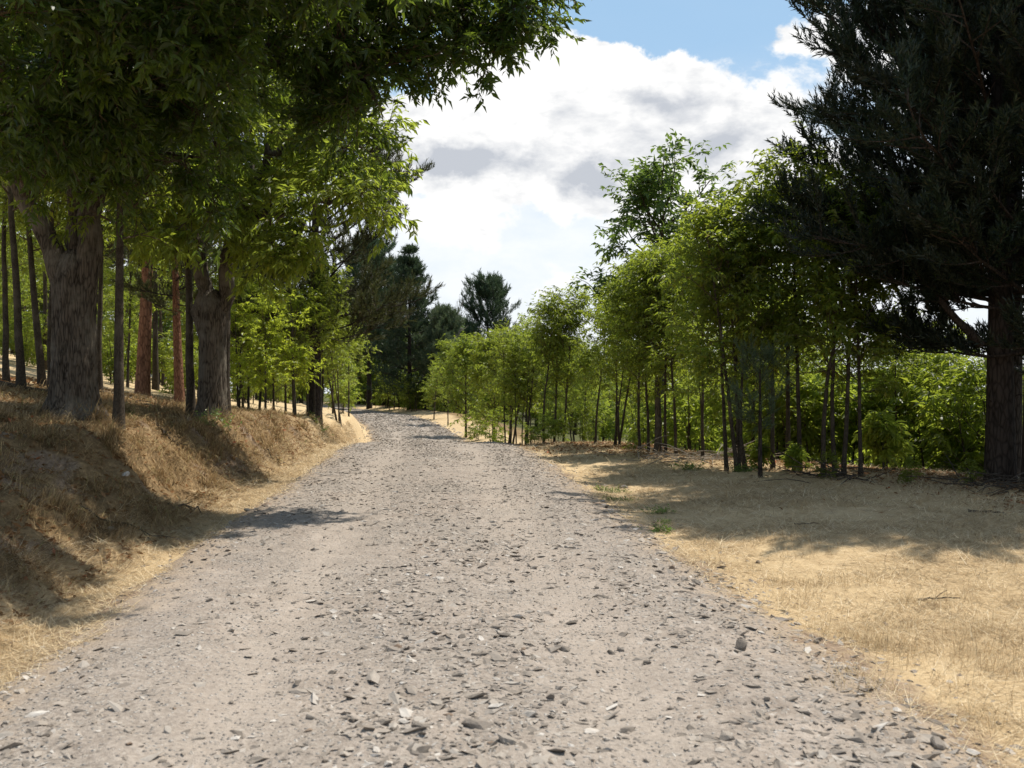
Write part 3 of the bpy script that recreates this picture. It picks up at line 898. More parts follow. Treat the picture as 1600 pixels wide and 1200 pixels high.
def pine(name, seed, H, r0, cb, nb, L1, n2, n3, needle, nn, nw, mat, barkmat='pine_bark', prof=None, lean=(0, 0), up=.35, inc=(1.6, .6), sh_len=.2, layer=False, sides=14, wander=.008, dead=0, stubs=True):
    """a conifer standing at the origin: Empty > trunk, crown"""
    r = np.random.default_rng(seed)
    root = empty(name)
    T = trunk_line(H, lean, wander, r, 22)
    tt = np.linspace(0, 1, 22)
    rad = r0 * (1 - .88 * tt) + .01; rad[0] *= 1.16; rad[1] *= 1.03
    Tz = T.copy(); Tz[0, 2] -= .2
    tk = Geo()
    V, Q = tubes(Tz[None], rad[None], sides); tk.add(V, quads=Q)
    if stubs:
        ts = r.uniform(.1, cb + .1, 10)
        p, Tn = along(T[None], ts[None])
        P = grow(p[0], perp(Tn[0], r) + np.array([0, 0, .15]), r.uniform(.25, .7, 10) * r0 * 3, 4, np.array([0, 0, .1]), .1, r)
        V, Q = tubes(P, np.linspace(1, .3, 5)[None] * np.full((10, 1), r0 * .09), 5); tk.add(V, quads=Q)
    link('trunk', tk.mesh('trunk', [M[barkmat]], True), root)
    crown = Geo()
    t = cb + (1 - cb) * (np.arange(nb) + r.random(nb) * .9) / nb
    if layer: t = cb + (1 - cb) * (np.round((t - cb) / (1 - cb) * 12) / 12.3 + r.normal(0, .006, nb)).clip(0, .98)
    p, Tn = along(T[None], t[None]); p, Tn = p[0], Tn[0]
    q = (t - cb) / (1 - cb)
    az = np.arange(nb) * 2.4 + r.normal(0, .35, nb)
    pf = np.interp(q, [a for a, _ in prof], [b for _, b in prof])
    ic = inc[0] + (inc[1] - inc[0]) * q + r.normal(0, .12, nb)
    S = np.stack([np.cos(az), np.sin(az), np.zeros(nb)], -1)
    d = S * np.sin(ic)[:, None] + np.array([0, 0, 1.0]) * np.cos(ic)[:, None]
    P1 = grow(p, d, L1 * pf * r.uniform(.7, 1.12, nb), 8, np.array([0, 0, up]), .06, r)
    V, Q = tubes(P1, np.linspace(1, .2, 9)[None] * (r0 * .10 + .10 * r0 * pf)[:, None], 5); crown.add(V, quads=Q, mat=1)
    ln = L1 * pf
    s2, d2, t2 = shoots(P1, n2, .22, 1.0, .8, .2, r, .75, .05)
    L2 = np.repeat(ln, n2) * .36 * (1.1 - .55 * t2) * r.uniform(.7, 1.2, len(s2)) + sh_len
    P2 = grow(s2, d2, L2, 5, np.array([0, 0, up * 1.2]), .08, r)
    V, Q = tubes(P2, np.linspace(1, .3, 6)[None] * np.full((len(P2), 1), r0 * .045 + .003), 3); crown.add(V, quads=Q, mat=1)
    s3, d3, _ = shoots(P2, n3, .2, 1.0, .65, .2, r, .2, .35)
    P3 = grow(s3, d3, sh_len * r.uniform(.7, 1.25, len(s3)), 2, np.array([0, 0, .35]), .06, r)
    needles(crown, P3, nn, needle, nw, r, 0)
    link('crown', crown.mesh('crown', [M[mat], M['pine_bark']]), root)
    return root

# prototypes; each is used for the first tree of its kind and copied for the others
POOL = {}
def kind(key, make):
    POOL[key] = {'first': None, 'make': make, 'used': False}
def plant(key, loc, scale=1.0, rot=None, label=None, cat='tree', group=None, tilt=(0, 0), zs=None, sink=0.04):
    k = POOL[key]
    if not k['used']:
        k['first'] = k['make'](); k['used'] = True; o = k['first']
    else:
        o = copy_tree(k['first'])
    o.location = (loc[0], loc[1], loc[2] - sink)
    o.rotation_euler = (tilt[1], tilt[0], random.uniform(0, 6.28) if rot is None else rot)
    o.scale = (scale, scale, scale * (zs or 1))
    tag(o, label, cat, group)
    return o
def sap(i, **kw):
    base = dict(name='chestnut_sapling', seed=300 + i, H=4.7, r0=.041, cb=.34, n1=23, L1=1.25, n2=5, L2=.66, n3=5, L3=.30, k=8, leaf=.145, wr=.36, gap=.22, lod='mid', leafmat='sapling_leaf')
    base.update(kw)
    return lambda: broadleaf(**base)
kind('sap_a', sap(1)); kind('sap_b', sap(2, lean=(.05, 0), wander=.03, shape='vase')); kind('sap_c', sap(3, H=4.4, cb=.4, n1=26, L1=1.1, crook=.1))
kind('sap_d', sap(4, H=5.0, cb=.30, n1=28, L1=1.4, a1=(1.2, .4))); kind('sap_e', sap(5, stems=3, n1=30, L1=1.2, H=4.5, cb=.36))
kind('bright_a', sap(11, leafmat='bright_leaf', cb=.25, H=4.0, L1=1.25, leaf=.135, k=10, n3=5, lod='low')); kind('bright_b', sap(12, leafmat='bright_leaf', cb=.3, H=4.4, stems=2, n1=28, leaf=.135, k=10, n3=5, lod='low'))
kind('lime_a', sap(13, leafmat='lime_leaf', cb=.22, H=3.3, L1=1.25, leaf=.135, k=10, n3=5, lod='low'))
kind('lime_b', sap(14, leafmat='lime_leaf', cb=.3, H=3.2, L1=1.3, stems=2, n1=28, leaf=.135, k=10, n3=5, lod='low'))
kind('pole_a', sap(21, name='slender_tree', H=7.5, r0=.085, cb=.42, n1=30, L1=1.6, n2=7, L2=.8, n3=5, k=8, wander=.015))
kind('pole_b', sap(22, name='slender_tree', H=7.0, r0=.075, cb=.46, n1=28, L1=1.5, n2=7, L2=.8, n3=5, k=8, wander=.025, lean=(-.03, 0)))
kind('pole_c', sap(23, name='slender_tree', H=6.5, r0=.06, cb=.5, n1=24, L1=1.3, n2=6, L2=.7, n3=5, k=8, wander=.03, leafmat='bright_leaf'))
kind('thin', sap(31, name='thin_sapling', H=3.4, r0=.024, cb=.45, n1=14, L1=.75, n2=5, L2=.45, n3=4, L3=.22, k=7, leaf=.12, wander=.03))
kind('thin_b', sap(32, name='thin_sapling', H=3.0, r0=.02, cb=.4, n1=14, L1=.7, n2=5, L2=.4, n3=4, L3=.22, k=7, leaf=.11, wander=.04, leafmat='bright_leaf'))
kind('bush', sap(41, name='shrub', H=1.0, r0=.018, cb=.05, n1=20, L1=.6, n2=5, L2=.32, n3=4, L3=.18, k=7, leaf=.11, stems=3, a1=(1.25, .5)))
kind('bush_bright', sap(42, name='shrub', H=.9, r0=.016, cb=.05, n1=18, L1=.55, n2=5, L2=.3, n3=4, L3=.2, k=7, leaf=.13, stems=3, leafmat='bright_leaf', a1=(1.2, .4)))
kind('sprout', sap(43, name='leafy_shoot', H=.75, r0=.012, cb=.1, n1=12, L1=.38, n2=3, L2=.2, n3=3, L3=.16, k=6, leaf=.19, wr=.26, lod='fine', stems=3, leafmat='bright_leaf', a1=(1.0, .5)))
kind('far_round', sap(51, name='rounded_tree', H=5.4, r0=.09, cb=.2, n1=34, L1=2.0, n2=7, L2=.9, n3=5, L3=.4, k=7, leaf=.24, wr=.36, lod='low', leafmat='sapling_leaf'))
kind('far_dark', sap(52, name='broadleaf_tree', H=9.0, r0=.16, cb=.18, n1=40, L1=2.9, n2=8, L2=1.2, n3=5, L3=.5, k=7, leaf=.3, wr=.4, lod='low', leafmat='oak_leaf'))

PROF_SCOTS = [(0, .55), (.18, .9), (.4, 1.0), (.7, .78), (.9, .45), (1, .15)]
PROF_BIG = [(0, .62), (.2, .92), (.45, 1.0), (.65, .82), (.85, .42), (1, .12)]
PROF_CONE = [(0, .9), (.15, 1.0), (.5, .66), (.85, .26), (1, .06)]
PROF_TOP = [(0, .5), (.3, .85), (.65, 1.0), (.9, .72), (1, .35)]

random.seed(11)
# ---- right: the two big pines and their smaller neighbour
kind('big_pine', lambda: pine('pine_tree', 601, 10.2, .205, .2, 78, 3.6, 17, 21, .095, 17, .021, 'pine_needle', prof=PROF_BIG, up=.36, inc=(1.62, .35), sh_len=.24, layer=True))
pA = plant('big_pine', at(1563, 14.6), 1.0, 2.2, 'big dark pine with a thick trunk and a bough arching left over the chestnut saplings', 'pine tree')
lm = grow(np.array([[-.28, 0, 2.05]]), np.array([[-.8, -.1, .55]]), np.array([1.3]), 7, np.array([-.1, 0, .35]), .05, np.random.default_rng(3))
pA_l = link('limb', None if False else mesh_np('limb', *tubes(lm, np.linspace(.075, .03, 8)[None], 8)[:1], None, tubes(lm, np.linspace(.075, .03, 8)[None], 8)[1], [M['pine_bark']], smooth=True), pA)
pA_l.rotation_euler = (0, 0, -2.2)
plant('big_pine', at(1622, 14.1), .96, 4.4, 'big dark pine at the right edge of the picture, half cut off by the frame', 'pine tree')
kind('slim_pine', lambda: pine('pine_tree', 602, 9.0, .17, .34, 36, 2.6, 15, 16, .11, 16, .017, 'pine_needle', prof=PROF_SCOTS, up=.4, lean=(.02, 0)))
plant('slim_pine', at(1580, 16.6), 1.0, .4, 'slimmer pine standing between and behind the two big dark pines', 'pine tree')

# ---- right: chestnut saplings along the edge of the lawn
EDGE = [  # key, px, d, scale, tilt, label
    ('sap_d', 1345, 15.6, 0.78, (.02, 0), 'chestnut sapling with a curved stem, last of the row before the big pines'),
    ('sap_a', 1318, 15.7, 0.9, (-.03, 0), 'chestnut sapling with a straight dark stem, left of the curved stem by the pines'),
    ('sap_b', 1304, 15.9, 0.9, (-.05, .02), 'chestnut sapling leaning left, touching the straight stem at its foot near the pines'),
    ('sap_c', 1287, 15.7, 0.9, (-.09, 0), 'chestnut sapling leaning left, its foot in the shaded brush near the pines'),
    ('sap_d', 1250, 16.6, 0.95, (.02, .02), 'tallest chestnut sapling, its leafy top drawn against the dark pine'),
    ('sap_a', 1231, 17.4, 0.98, (.03, 0), 'slender chestnut sapling second left of the stems by the shaded brush'),
    ('sap_b', 1208, 17.0, 0.9, (-.04, 0), 'chestnut sapling with a thin stem just right of the small pine seedling'),
    ('sap_c', 1166, 16.9, 0.92, (.06, 0), 'chestnut sapling leaning right just behind the small pine seedling'),
    ('sap_e', 1153, 16.6, 0.88, (-.05, 0), 'many stemmed chestnut just left of the small pine seedling'),
    ('sap_a', 1136, 17.0, 0.86, (-.10, 0), 'dark chestnut sapling leaning left with its foot at the end of the brush pile'),
    ('sap_d', 1098, 18.6, 0.74, (0, 0), 'dense chestnut sapling standing behind the brush pile'),
    ('sap_b', 1057, 19.8, 0.78, (.05, 0), 'chestnut sapling with two close stems behind the left end of the brush pile'),
    ('sap_a', 1040, 20.6, 0.78, (.02, 0), 'chestnut sapling between the brush pile and the grey trunk'),
    ('sap_d', 1014, 20.9, 0.76, (-.07, 0), 'chestnut sapling leaning left at the bend of the lawn edge'),
    ('sap_c', 1000, 21.4, 0.8, (-.09, .02), 'slim chestnut sapling leaning left, left of the grey trunk'),
    ('sap_e', 966, 23.4, 0.74, (0, 0), 'bushy chestnut sapling on the lawn edge left of the tall airy tree'),
    ('sap_b', 930, 24.6, 0.68, (.03, 0), 'yellowish chestnut sapling filling the gap right of the three bare stems'),
    ('sap_d', 880, 26.0, 0.72, (.07, 0), 'right one of the three bare stemmed chestnuts at the middle of the picture'),
    ('sap_a', 866, 26.2, 0.74, (-.04, 0), 'middle one of the three bare stemmed chestnuts at the middle of the picture'),
    ('sap_c', 850, 25.9, 0.76, (-.08, 0), 'left one of the three bare stemmed chestnuts at the middle of the picture'),
    ('bright_b', 822, 29.0, .80, (0, 0), 'low yellow green sapling left of the three bare stemmed chestnuts'),
    ('sap_e', 800, 33.0, 0.85, (0, 0), 'many stemmed chestnut behind the low yellow green sapling'),
    ('far_round', 772, 41.0, 0.72, (0, 0), 'round dark chestnut overhanging the far right side of the road'),
    ('far_round', 728, 50.0, 0.78, (0, 0), 'round dark chestnut whose shadow crosses the far bend of the road'),
    ('sap_d', 700, 60.0, .9, (0, 0), 'farthest small chestnut on the right side of the road before the conifers'),
    ('bright_b', 678, 66.0, .8, (0, 0), 'little pale green tree at the outside of the far bend'),
]
for key, px_, d_, sc_, tl, lab in EDGE:
    plant(key, at(px_, d_), sc_, None, lab, 'tree', 'chestnut saplings along the right lawn edge', tl)
kind('grey_trunk', sap(61, name='broadleaf_tree', H=5.2, r0=.12, cb=.45, n1=24, L1=1.2, n2=6, barkmat='chestnut_bark'))
plant('grey_trunk', at(1028, 20.8), .72, 1.0, 'tree with a thicker grey brown trunk among the thin chestnut stems', 'tree')
kind('seedling_pine', lambda: pine('pine_seedling', 603, 1.75, .032, .45, 16, .62, 5, 6, .07, 16, .007, 'grey_needle', prof=PROF_TOP, up=.3, sh_len=.12, stubs=False, sides=8))
plant('seedling_pine', at(1188, 15.6), 1.0, 1.0, 'small pine seedling with a bare stem and grey green top in front of the chestnuts', 'pine tree')
# ---- the tall airy tree above them
kind('airy', lambda: broadleaf('oak_tree', 611, 7.5, .15, .46, 34, 2.6, 9, 1.05, 6, .5, 9, .235, .42, 'mid', 'oak_leaf', 'sapling_bark', wander=.012, a1=(1.4, .95), shape='wide', up1=.95, droop=.3, gap=.10))
plant('airy', at(1033, 30.5), 1.0, .6, 'tall airy oak with sky showing through, rising above the chestnut saplings', 'tree')

# ---- right: the thicket on the slope behind
SORT = {'bright': 'yellow green young tree', 'sap': 'green chestnut sapling', 'thin': 'thin stemmed sapling', 'pole': 'tall slender tree'}
def zone(px_):
    for lim, w in ((800, 'left of the three bare stems'), (900, 'behind the three bare stems'), (985, 'below the tall airy oak'), (1050, 'behind the grey trunk'), (1140, 'behind the brush pile'),
                   (1220, 'behind the pine seedling'), (1290, 'behind the tallest sapling'), (1360, 'behind the curved stem'), (1430, 'right of the curved stem'), (1500, 'left of the big pine')):
        if px_ < lim: return w
    return 'behind the big pines'
def thicket():
    rr = random.Random(77)
    spots = []
    tries = 0
    while len(spots) < 92 and tries < 8000:
        tries += 1
        d = math.exp(rr.uniform(math.log(18.5), math.log(62)))
        px_ = rr.uniform(700, 1700)
        x = (px_ - 800) * d / F
        s = x - float(tab(_xc, d))
        if s < float(tab(_ed, d)) + 1.2 + .03 * d: continue
        if 1480 < px_ < 1540 and d < 40: continue
        if any((x - a) ** 2 + (d - b) ** 2 < (.9 + .012 * d) ** 2 for a, b, _ in spots): continue
        spots.append((x, d, px_))
    for x, d, px_ in spots:
        key = rr.choice(['bright_a', 'bright_b', 'sap_a', 'sap_c', 'thin', 'thin_b', 'bright_a', 'pole_c', 'sap_e'])
        if px_ > 1290: key = rr.choice(['bright_a', 'bright_b', 'thin_b', 'sap_c', 'bright_a', 'sap_e'])
        z = gz(x, d)
        # tops stay below the line seen in the photograph
        sc = rr.uniform(.68, .92)
        if px_ > 1290: sc *= .86
        plant(key, (x, d, z), sc, rr.uniform(0, 6.28),
              SORT[key.split('_')[0]] + ' ' + zone(px_) + ', ' + ('at the front of the thicket' if d < 25 else 'in the middle of the thicket' if d < 36 else 'at the back of the thicket'),
              'tree', 'trees of the thicket behind the lawn edge', (rr.gauss(0, .03), rr.gauss(0, .03)))
    for px_, d in ((1402, 19), (1415, 20), (1428, 19.4), (1441, 20.5), (1452, 19.6), (1463, 21), (1474, 20), (1505, 19), (1520, 20.5), (790, 29), (798, 29.6), (807, 29), (815, 30), (830, 29.4), (1215, 21), (1260, 22), (1100, 22), (1075, 23)):
        plant(rr.choice(['thin', 'thin_b']), at(px_, d), rr.uniform(.7, .95), rr.uniform(0, 6.28),
              'thin bare stemmed sapling ' + zone(px_) + ', just behind the lawn edge', 'tree', 'close standing saplings behind the lawn edge', (rr.gauss(0, .03), 0))
thicket()
for px_, d_, key, sc_, lab in [
        (1380, 16.6, 'sprout', 1.0, 'bright green leafy shoot between the curved stem and the pines'),
        (835, 27.0, 'bush_bright', .55, 'low yellow green shrub at the foot of the three bare stemmed chestnuts, left one'),
        (866, 25.6, 'bush_bright', .62, 'low yellow green shrub at the foot of the three bare stemmed chestnuts, right one'),
        (910, 26.0, 'bush', .75, 'green shrub right of the three bare stemmed chestnuts'),
        (1000, 22.0, 'bush', .6, 'dark green shrub beside the grey trunk on the lawn edge'),
        (1240, 16.6, 'sprout', .5, 'small bright leafy shoot in the brush behind the pine seedling'),
        (1190, 17.2, 'sprout', .55, 'small leafy shoot just behind the pine seedling'),
        (1290, 15.2, 'bush', .32, 'low dark shrub in the shade at the foot of the leaning stems'),
        (1420, 14.6, 'bush', .32, 'low dark shrub in the shade left of the big pine trunk'),
        (1520, 14.4, 'bush', .28, 'low tuft of leaves at the foot of the big pine trunk'),
        (650, 77.0, 'bush_bright', 1.6, 'pale green shrub beyond the end of the visible road'),
        (605, 83.0, 'bush', 2.0, 'green shrub where the road disappears to the left'),
        (770, 34.0, 'bush', 1.0, 'green shrub under the round dark chestnut by the road'),
        (535, 56.0, 'bush_bright', 1.7, 'pale shrub at the left end of the far bend'),
        (745, 47.0, 'bush', 1.0, 'dark shrub on the far right verge')]:
    plant(key, at(px_, d_), sc_, None, lab, 'shrub', 'shrubs and shoots')

# ---- far conifers at the bend
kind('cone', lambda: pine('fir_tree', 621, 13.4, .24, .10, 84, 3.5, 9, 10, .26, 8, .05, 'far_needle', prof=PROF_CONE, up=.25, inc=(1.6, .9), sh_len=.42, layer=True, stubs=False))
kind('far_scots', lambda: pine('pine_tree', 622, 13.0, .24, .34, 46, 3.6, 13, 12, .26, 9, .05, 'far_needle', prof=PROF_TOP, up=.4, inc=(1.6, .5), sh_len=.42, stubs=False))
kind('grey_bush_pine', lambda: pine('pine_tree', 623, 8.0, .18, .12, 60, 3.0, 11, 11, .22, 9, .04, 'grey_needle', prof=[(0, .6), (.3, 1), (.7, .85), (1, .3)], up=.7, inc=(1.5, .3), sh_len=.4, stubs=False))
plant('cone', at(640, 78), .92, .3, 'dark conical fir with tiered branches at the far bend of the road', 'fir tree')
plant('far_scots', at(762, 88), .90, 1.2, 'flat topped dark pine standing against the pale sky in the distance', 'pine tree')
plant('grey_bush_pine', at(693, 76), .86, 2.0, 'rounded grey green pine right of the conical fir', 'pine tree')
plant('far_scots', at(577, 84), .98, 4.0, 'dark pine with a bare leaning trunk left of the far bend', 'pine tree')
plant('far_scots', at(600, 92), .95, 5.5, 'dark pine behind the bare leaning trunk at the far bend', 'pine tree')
for px_, d_, key, sc_, lab in [
        (560, 92, 'far_dark', .95, 'dark broadleaf tree behind the far bend, left of the firs'),
        (618, 90, 'far_dark', .85, 'dark broadleaf tree at the foot of the conical fir'),
        (665, 86, 'far_dark', .80, 'dark broadleaf tree between the conical fir and the grey green pine'),
        (720, 94, 'far_dark', .92, 'dark broadleaf tree under the flat topped pine'),
        (790, 80, 'far_dark', .70, 'dark broadleaf tree behind the three bare stemmed chestnuts'),
        (850, 72, 'far_dark', .62, 'dark broadleaf tree far behind the middle chestnuts'),
        (520, 78, 'far_dark', .85, 'dark broadleaf tree behind the left saplings'),
        (470, 82, 'far_dark', .85, 'dark broadleaf tree far behind the left pine'),
        (640, 108, 'cone', .85, 'second fir deeper in the wood behind the conical fir'),
        (735, 104, 'cone', .75, 'fir deeper in the wood behind the grey green pine')]:
    plant(key, at(px_, d_), sc_, None, lab, 'tree', 'dark trees beyond the bend')
def dead_tree():
    r = np.random.default_rng(9)
    root = empty('dead_tree'); g = Geo()
    P = grow(np.array([[0, 0, 0.]]), np.array([[.02, 0, 1.]]), np.array([8.4]), 10, np.array([0, 0, .1]), .03, r)
    V, Q = tubes(P, np.linspace(.13, .02, 11)[None], 7)
    link('trunk', mesh_np('trunk', V, None, Q, [M['dead_wood']], smooth=True), root)
    s, d, _ = shoots(P, 26, .55, 1, .5, .15, r)
    P1 = grow(s, d, r.uniform(.8, 2.0, 26), 5, np.array([0, 0, .7]), .1, r)
    V, Q = tubes(P1, np.linspace(.03, .012, 6)[None] * np.ones((26, 1)), 4); g.add(V, quads=Q)
    s, d, _ = shoots(P1, 5, .3, 1, .5, .2, r)
    P2 = grow(s, d, r.uniform(.4, .9, len(s)), 3, np.array([0, 0, .4]), .1, r)
    V, Q = tubes(P2, np.linspace(.016, .008, 4)[None] * np.ones((len(s), 1)), 3); g.add(V, quads=Q)
    link('branches', g.mesh('branches', [M['dead_wood']]), root)
    return root
kind('dead', dead_tree)
plant('dead', at(712, 82), 1.0, 0, 'bare dead treetop with upright grey twigs left of the flat topped pine', 'tree')

# ---- left: the big chestnut on the bank
def big_trunk(H, r0, seed, flare=.62, sides=72, rings=110, ridge=.042, lean=(0, 0), lobes=5):
    r = np.random.default_rng(seed)
    t = np.linspace(0, 1, rings); a = np.linspace(0, 2 * np.pi, sides, endpoint=False)
    T, A = np.meshgrid(t, a, indexing='ij')
    z = -.25 + (H + .25) * T
    rad = r0 * (1 - .10 * T) * (1 + flare * np.exp(-np.maximum(z, 0) / .22) * (1 + .45 * np.sin(A * lobes + seed)))
    rad = rad * (1 + .12 * sstep(.6, .85, T)) * np.sqrt(np.clip(1 - (np.maximum(T - .82, 0) / .185) ** 2, .003, 1))
    # furrowed bark: long broken ridges (periodic round the stem)
    u = np.cos(A) * r0 * 16; v = np.sin(A) * r0 * 16
    n = fbm(u + 3.1 * np.sin(z * 1.1), v * 1.0 + z * 1.3, seed, 3) + .5 * fbm(u * 2.4 + z * 2.5, v * 2.4 - z * 2.1, seed + 5, 2)
    rad = rad + ridge * (1 - np.abs(n) * 3.2).clip(-.6, 1) * .6
    rad = rad + .03 * fbm(np.cos(A) * 1.5, np.sin(A) * 1.5 + z * .9, seed + 9, 2)
    X = rad * np.cos(A) + lean[0] * z; Y = rad * np.sin(A) + lean[1] * z
    V = np.stack([X, Y, z], -1).reshape(-1, 3)
    i = np.arange(rings - 1)[:, None] * sides; j = np.arange(sides)[None]; jn = (j + 1) % sides
    Q = np.stack([i + j, i + jn, i + sides + jn, i + sides + j], -1).reshape(-1, 4)
    return V, Q
def limb_line(pts, n=14):
    """smooth curve through a few points"""
    p = np.array(pts, float); m = len(p)
    t = np.linspace(0, m - 1, n)
    out = np.stack([np.interp(t, np.arange(m), p[:, c]) for c in range(3)], -1)
    for _ in range(3):
        out[1:-1] = (out[:-2] + 2 * out[1:-1] + out[2:]) / 4
    return out
def big_chestnut(name, base, trunk, limbs, seed, n1, L1, n2, L2, n3, L3, k, leaf, lod, leafmat, single=0, t0=.18, droop=.6, tops=None):
    """base in the world; limbs: lists of world points with start radius. Empty > trunk, limb..., crown, leaf..."""
    r = np.random.default_rng(seed)
    root = empty(name, base)
    b = np.array(base)
    V, Q = trunk
    link('trunk', mesh_np('trunk', V, None, Q, [M['chestnut_bark']], smooth=True), root)
    crown = Geo()
    allp, alld = [], []
    for (pts, rad, bare) in limbs:
        P = limb_line([np.array(q) - b for q in pts])
        P[1:-1] += r.normal(0, .05, (len(P) - 2, 3))
        V, Q = tubes(P[None], np.linspace(rad, .02, len(P))[None], 12)
        link('limb', mesh_np('limb', V, None, Q, [M['chestnut_bark']], smooth=True), root)
        LL = np.linalg.norm(np.diff(P, axis=0), axis=1).sum()
        k1 = max(4, int(n1 * LL / 5.0 * (1 - bare)))
        s1, d1, t1 = shoots(P[None], k1, bare, 1.0, .85, .25, r, .2, .05)
        P1 = grow(s1, d1, L1 * (1.15 - .55 * t1) * r.uniform(.6, 1.2, k1), 6, np.array([0, 0, -.12]), .13, r)
        V, Q = tubes(P1, np.linspace(1, .25, 7)[None] * np.full((k1, 1), .022), 5); crown.add(V, quads=Q, mat=1)
        s2, d2, _ = shoots(P1, n2, .15, 1, .8, .25, r, .3, 0)
        P2 = grow(s2, d2, L2 * r.uniform(.6, 1.2, len(s2)), 4, np.array([0, 0, -.12]), .14, r)
        V, Q = tubes(P2, np.linspace(1, .35, 5)[None] * np.full((len(P2), 1), .008), 3); crown.add(V, quads=Q, mat=1)
        s3, d3, _ = shoots(P2, n3, .15, 1, .75, .3, r, .3, 0)
        P3 = grow(s3, d3, L3 * r.uniform(.6, 1.2, len(s3)), 3, np.array([0, 0, -.2]), .12, r)
        V, Q = tubes(P3[:, ::3], np.linspace(1, .5, 2)[None] * np.full((len(P3), 1), .0035), 3); crown.add(V, quads=Q, mat=1)
        lp, ld = twig_leaves(P3, k, r, droop)
        allp.append(lp); alld.append(ld)
    lp = np.concatenate(allp); ld = np.concatenate(alld)
    kp = r.random(len(lp)) < .93
    lp, ld = lp[kp], ld[kp]
    L = leaf * r.uniform(.6, 1.25, len(lp))
    fr = leaf_frames(lp, ld, L, .34, r, .9)
    pick = np.zeros(len(lp), bool)
    if single:
        w = lp + b
        inside = (w[:, 1] > 1) & (np.abs(w[:, 0] / w[:, 1]) < 800 / F) & (np.abs((w[:, 2] - CAM_H) / w[:, 1]) < 600 / F)
        size = np.where(inside, L / np.maximum(np.linalg.norm(w - np.array([0, 0, CAM_H]), axis=1), .1), 0)
        pick[np.argsort(-size)[:single]] = True
    rest = ~pick
    leaves(crown, lp[rest], ld[rest], L[rest], .26, lod, r, 0, frames=fr[rest])
    c = link('crown', crown.mesh('crown', [M[leafmat], M['twig_bark']]), root)
    c['kind'] = 'stuff'
    if single:
        B, Fc = LEAF['fine']
        lme = mesh_np('leaf', B, Fc, None, [M[leafmat]])
        for i in np.nonzero(pick)[0]:
            o = link('leaf', lme, root)
            f = fr[i]
            mx = Matrix(((f[0][0], f[1][0], f[2][0], lp[i][0]), (f[0][1], f[1][1], f[2][1], lp[i][1]), (f[0][2], f[1][2], f[2][2], lp[i][2]), (0, 0, 0, 1)))
            o.matrix_local = mx
    return root

b1 = at(116, 13.6)
f1 = np.array([b1.x, b1.y, b1.z])
fork = f1 + np.array([0.0, 0, 1.25])
forkL = fork + np.array([-.05, 0, 0]); forkR = fork + np.array([.05, 0, 0])
midL = f1 + np.array([-.15, 0, 2.05]); midR = f1 + np.array([.15, 0, 2.1])
limbs1 = [
    ([forkL, midL, pt(40, 300, 13.4), pt(-60, 140, 13.0), pt(-160, -80, 13.2)], .20, .45),
    ([forkR, midR, pt(150, 270, 13.5), pt(190, 120, 13.2), pt(230, -120, 13.0), pt(250, -330, 13)], .21, .42),
    ([f1 + np.array([0, .03, 1.2]), f1 + np.array([.02, .1, 2.2]), pt(112, 280, 13.9), pt(135, 120, 14.3), pt(110, -120, 14.6)], .21, .45),
    ([pt(150, 270, 13.5), pt(270, 160, 13.0), pt(400, 90, 12.6), pt(490, 45, 12.4), pt(575, 50, 12.4)], .12, .3),
    ([pt(190, 120, 13.2), pt(330, -20, 13.0), pt(520, -70, 12.8), pt(680, -40, 12.8), pt(830, 15, 12.8)], .11, .25),
    ([pt(400, 90, 12.6), pt(500, 90, 12.4), pt(560, 110, 12.3), pt(590, 165, 12.2)], .05, .3),
    ([pt(40, 300, 13.4), pt(60, 180, 11.8), pt(90, 60, 10.2), pt(120, -30, 8.8)], .11, .3),
    ([pt(150, 270, 13.5), pt(200, 170, 11.8), pt(260, 80, 10.4), pt(330, 0, 9.4)], .10, .3),
    ([pt(40, 300, 13.4), pt(20, 240, 12.4), pt(0, 160, 11.2), pt(0, 60, 9.0), pt(-40, 20, 8.2)], .08, .35),
    ([pt(190, 120, 13.2), pt(260, 40, 14.5), pt(380, -40, 15.5), pt(480, -100, 16)], .10, .3),
    ([pt(-60, 140, 13.0), pt(-120, 60, 14.5), pt(-160, -60, 16)], .10, .3),
    ([pt(150, 270, 13.5), pt(200, 250, 13.2), pt(250, 240, 12.6), pt(300, 245, 12.2)], .05, .3),
    ([pt(40, 300, 13.4), pt(100, 230, 12.4), pt(150, 190, 11.4), pt(200, 150, 10.4)], .06, .3),
    ([pt(190, 120, 13.2), pt(200, -60, 11.5), pt(300, -140, 10.2), pt(400, -180, 9.4)], .09, .3),
    ([pt(230, -120, 13.0), pt(330, -260, 13.5), pt(420, -360, 14)], .09, .3),
    ([pt(520, -70, 12.8), pt(620, -10, 12.7), pt(700, 5, 12.6), pt(775, 35, 12.6)], .04, .2),
    ([pt(190, 120, 13.2), pt(340, -70, 11.6), pt(470, -130, 10.3), pt(560, -160, 9.4)], .09, .3),  # runs out of view above the frame, added to shade the left bank
    ([pt(200, -60, 11.5), pt(360, -150, 9.8), pt(480, -200, 8.7), pt(590, -190, 8.2)], .07, .2),  # unseen limb overhead, added for the shade it casts on the bank
    ([pt(60, 180, 11.8), pt(180, -60, 9.8), pt(260, -170, 8.6), pt(350, -230, 7.8)], .07, .3),  # also added, its unseen end shades the near part of the bank
    ([pt(330, -20, 13.0), pt(420, 20, 12.2), pt(520, 10, 11.6), pt(600, -20, 11.2)], .06, .25),
]
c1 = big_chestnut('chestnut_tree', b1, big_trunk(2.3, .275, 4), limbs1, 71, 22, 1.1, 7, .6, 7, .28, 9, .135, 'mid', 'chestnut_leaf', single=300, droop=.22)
tag(c1, 'huge old chestnut with a furrowed grey trunk on the left bank, nearest the camera', 'tree')

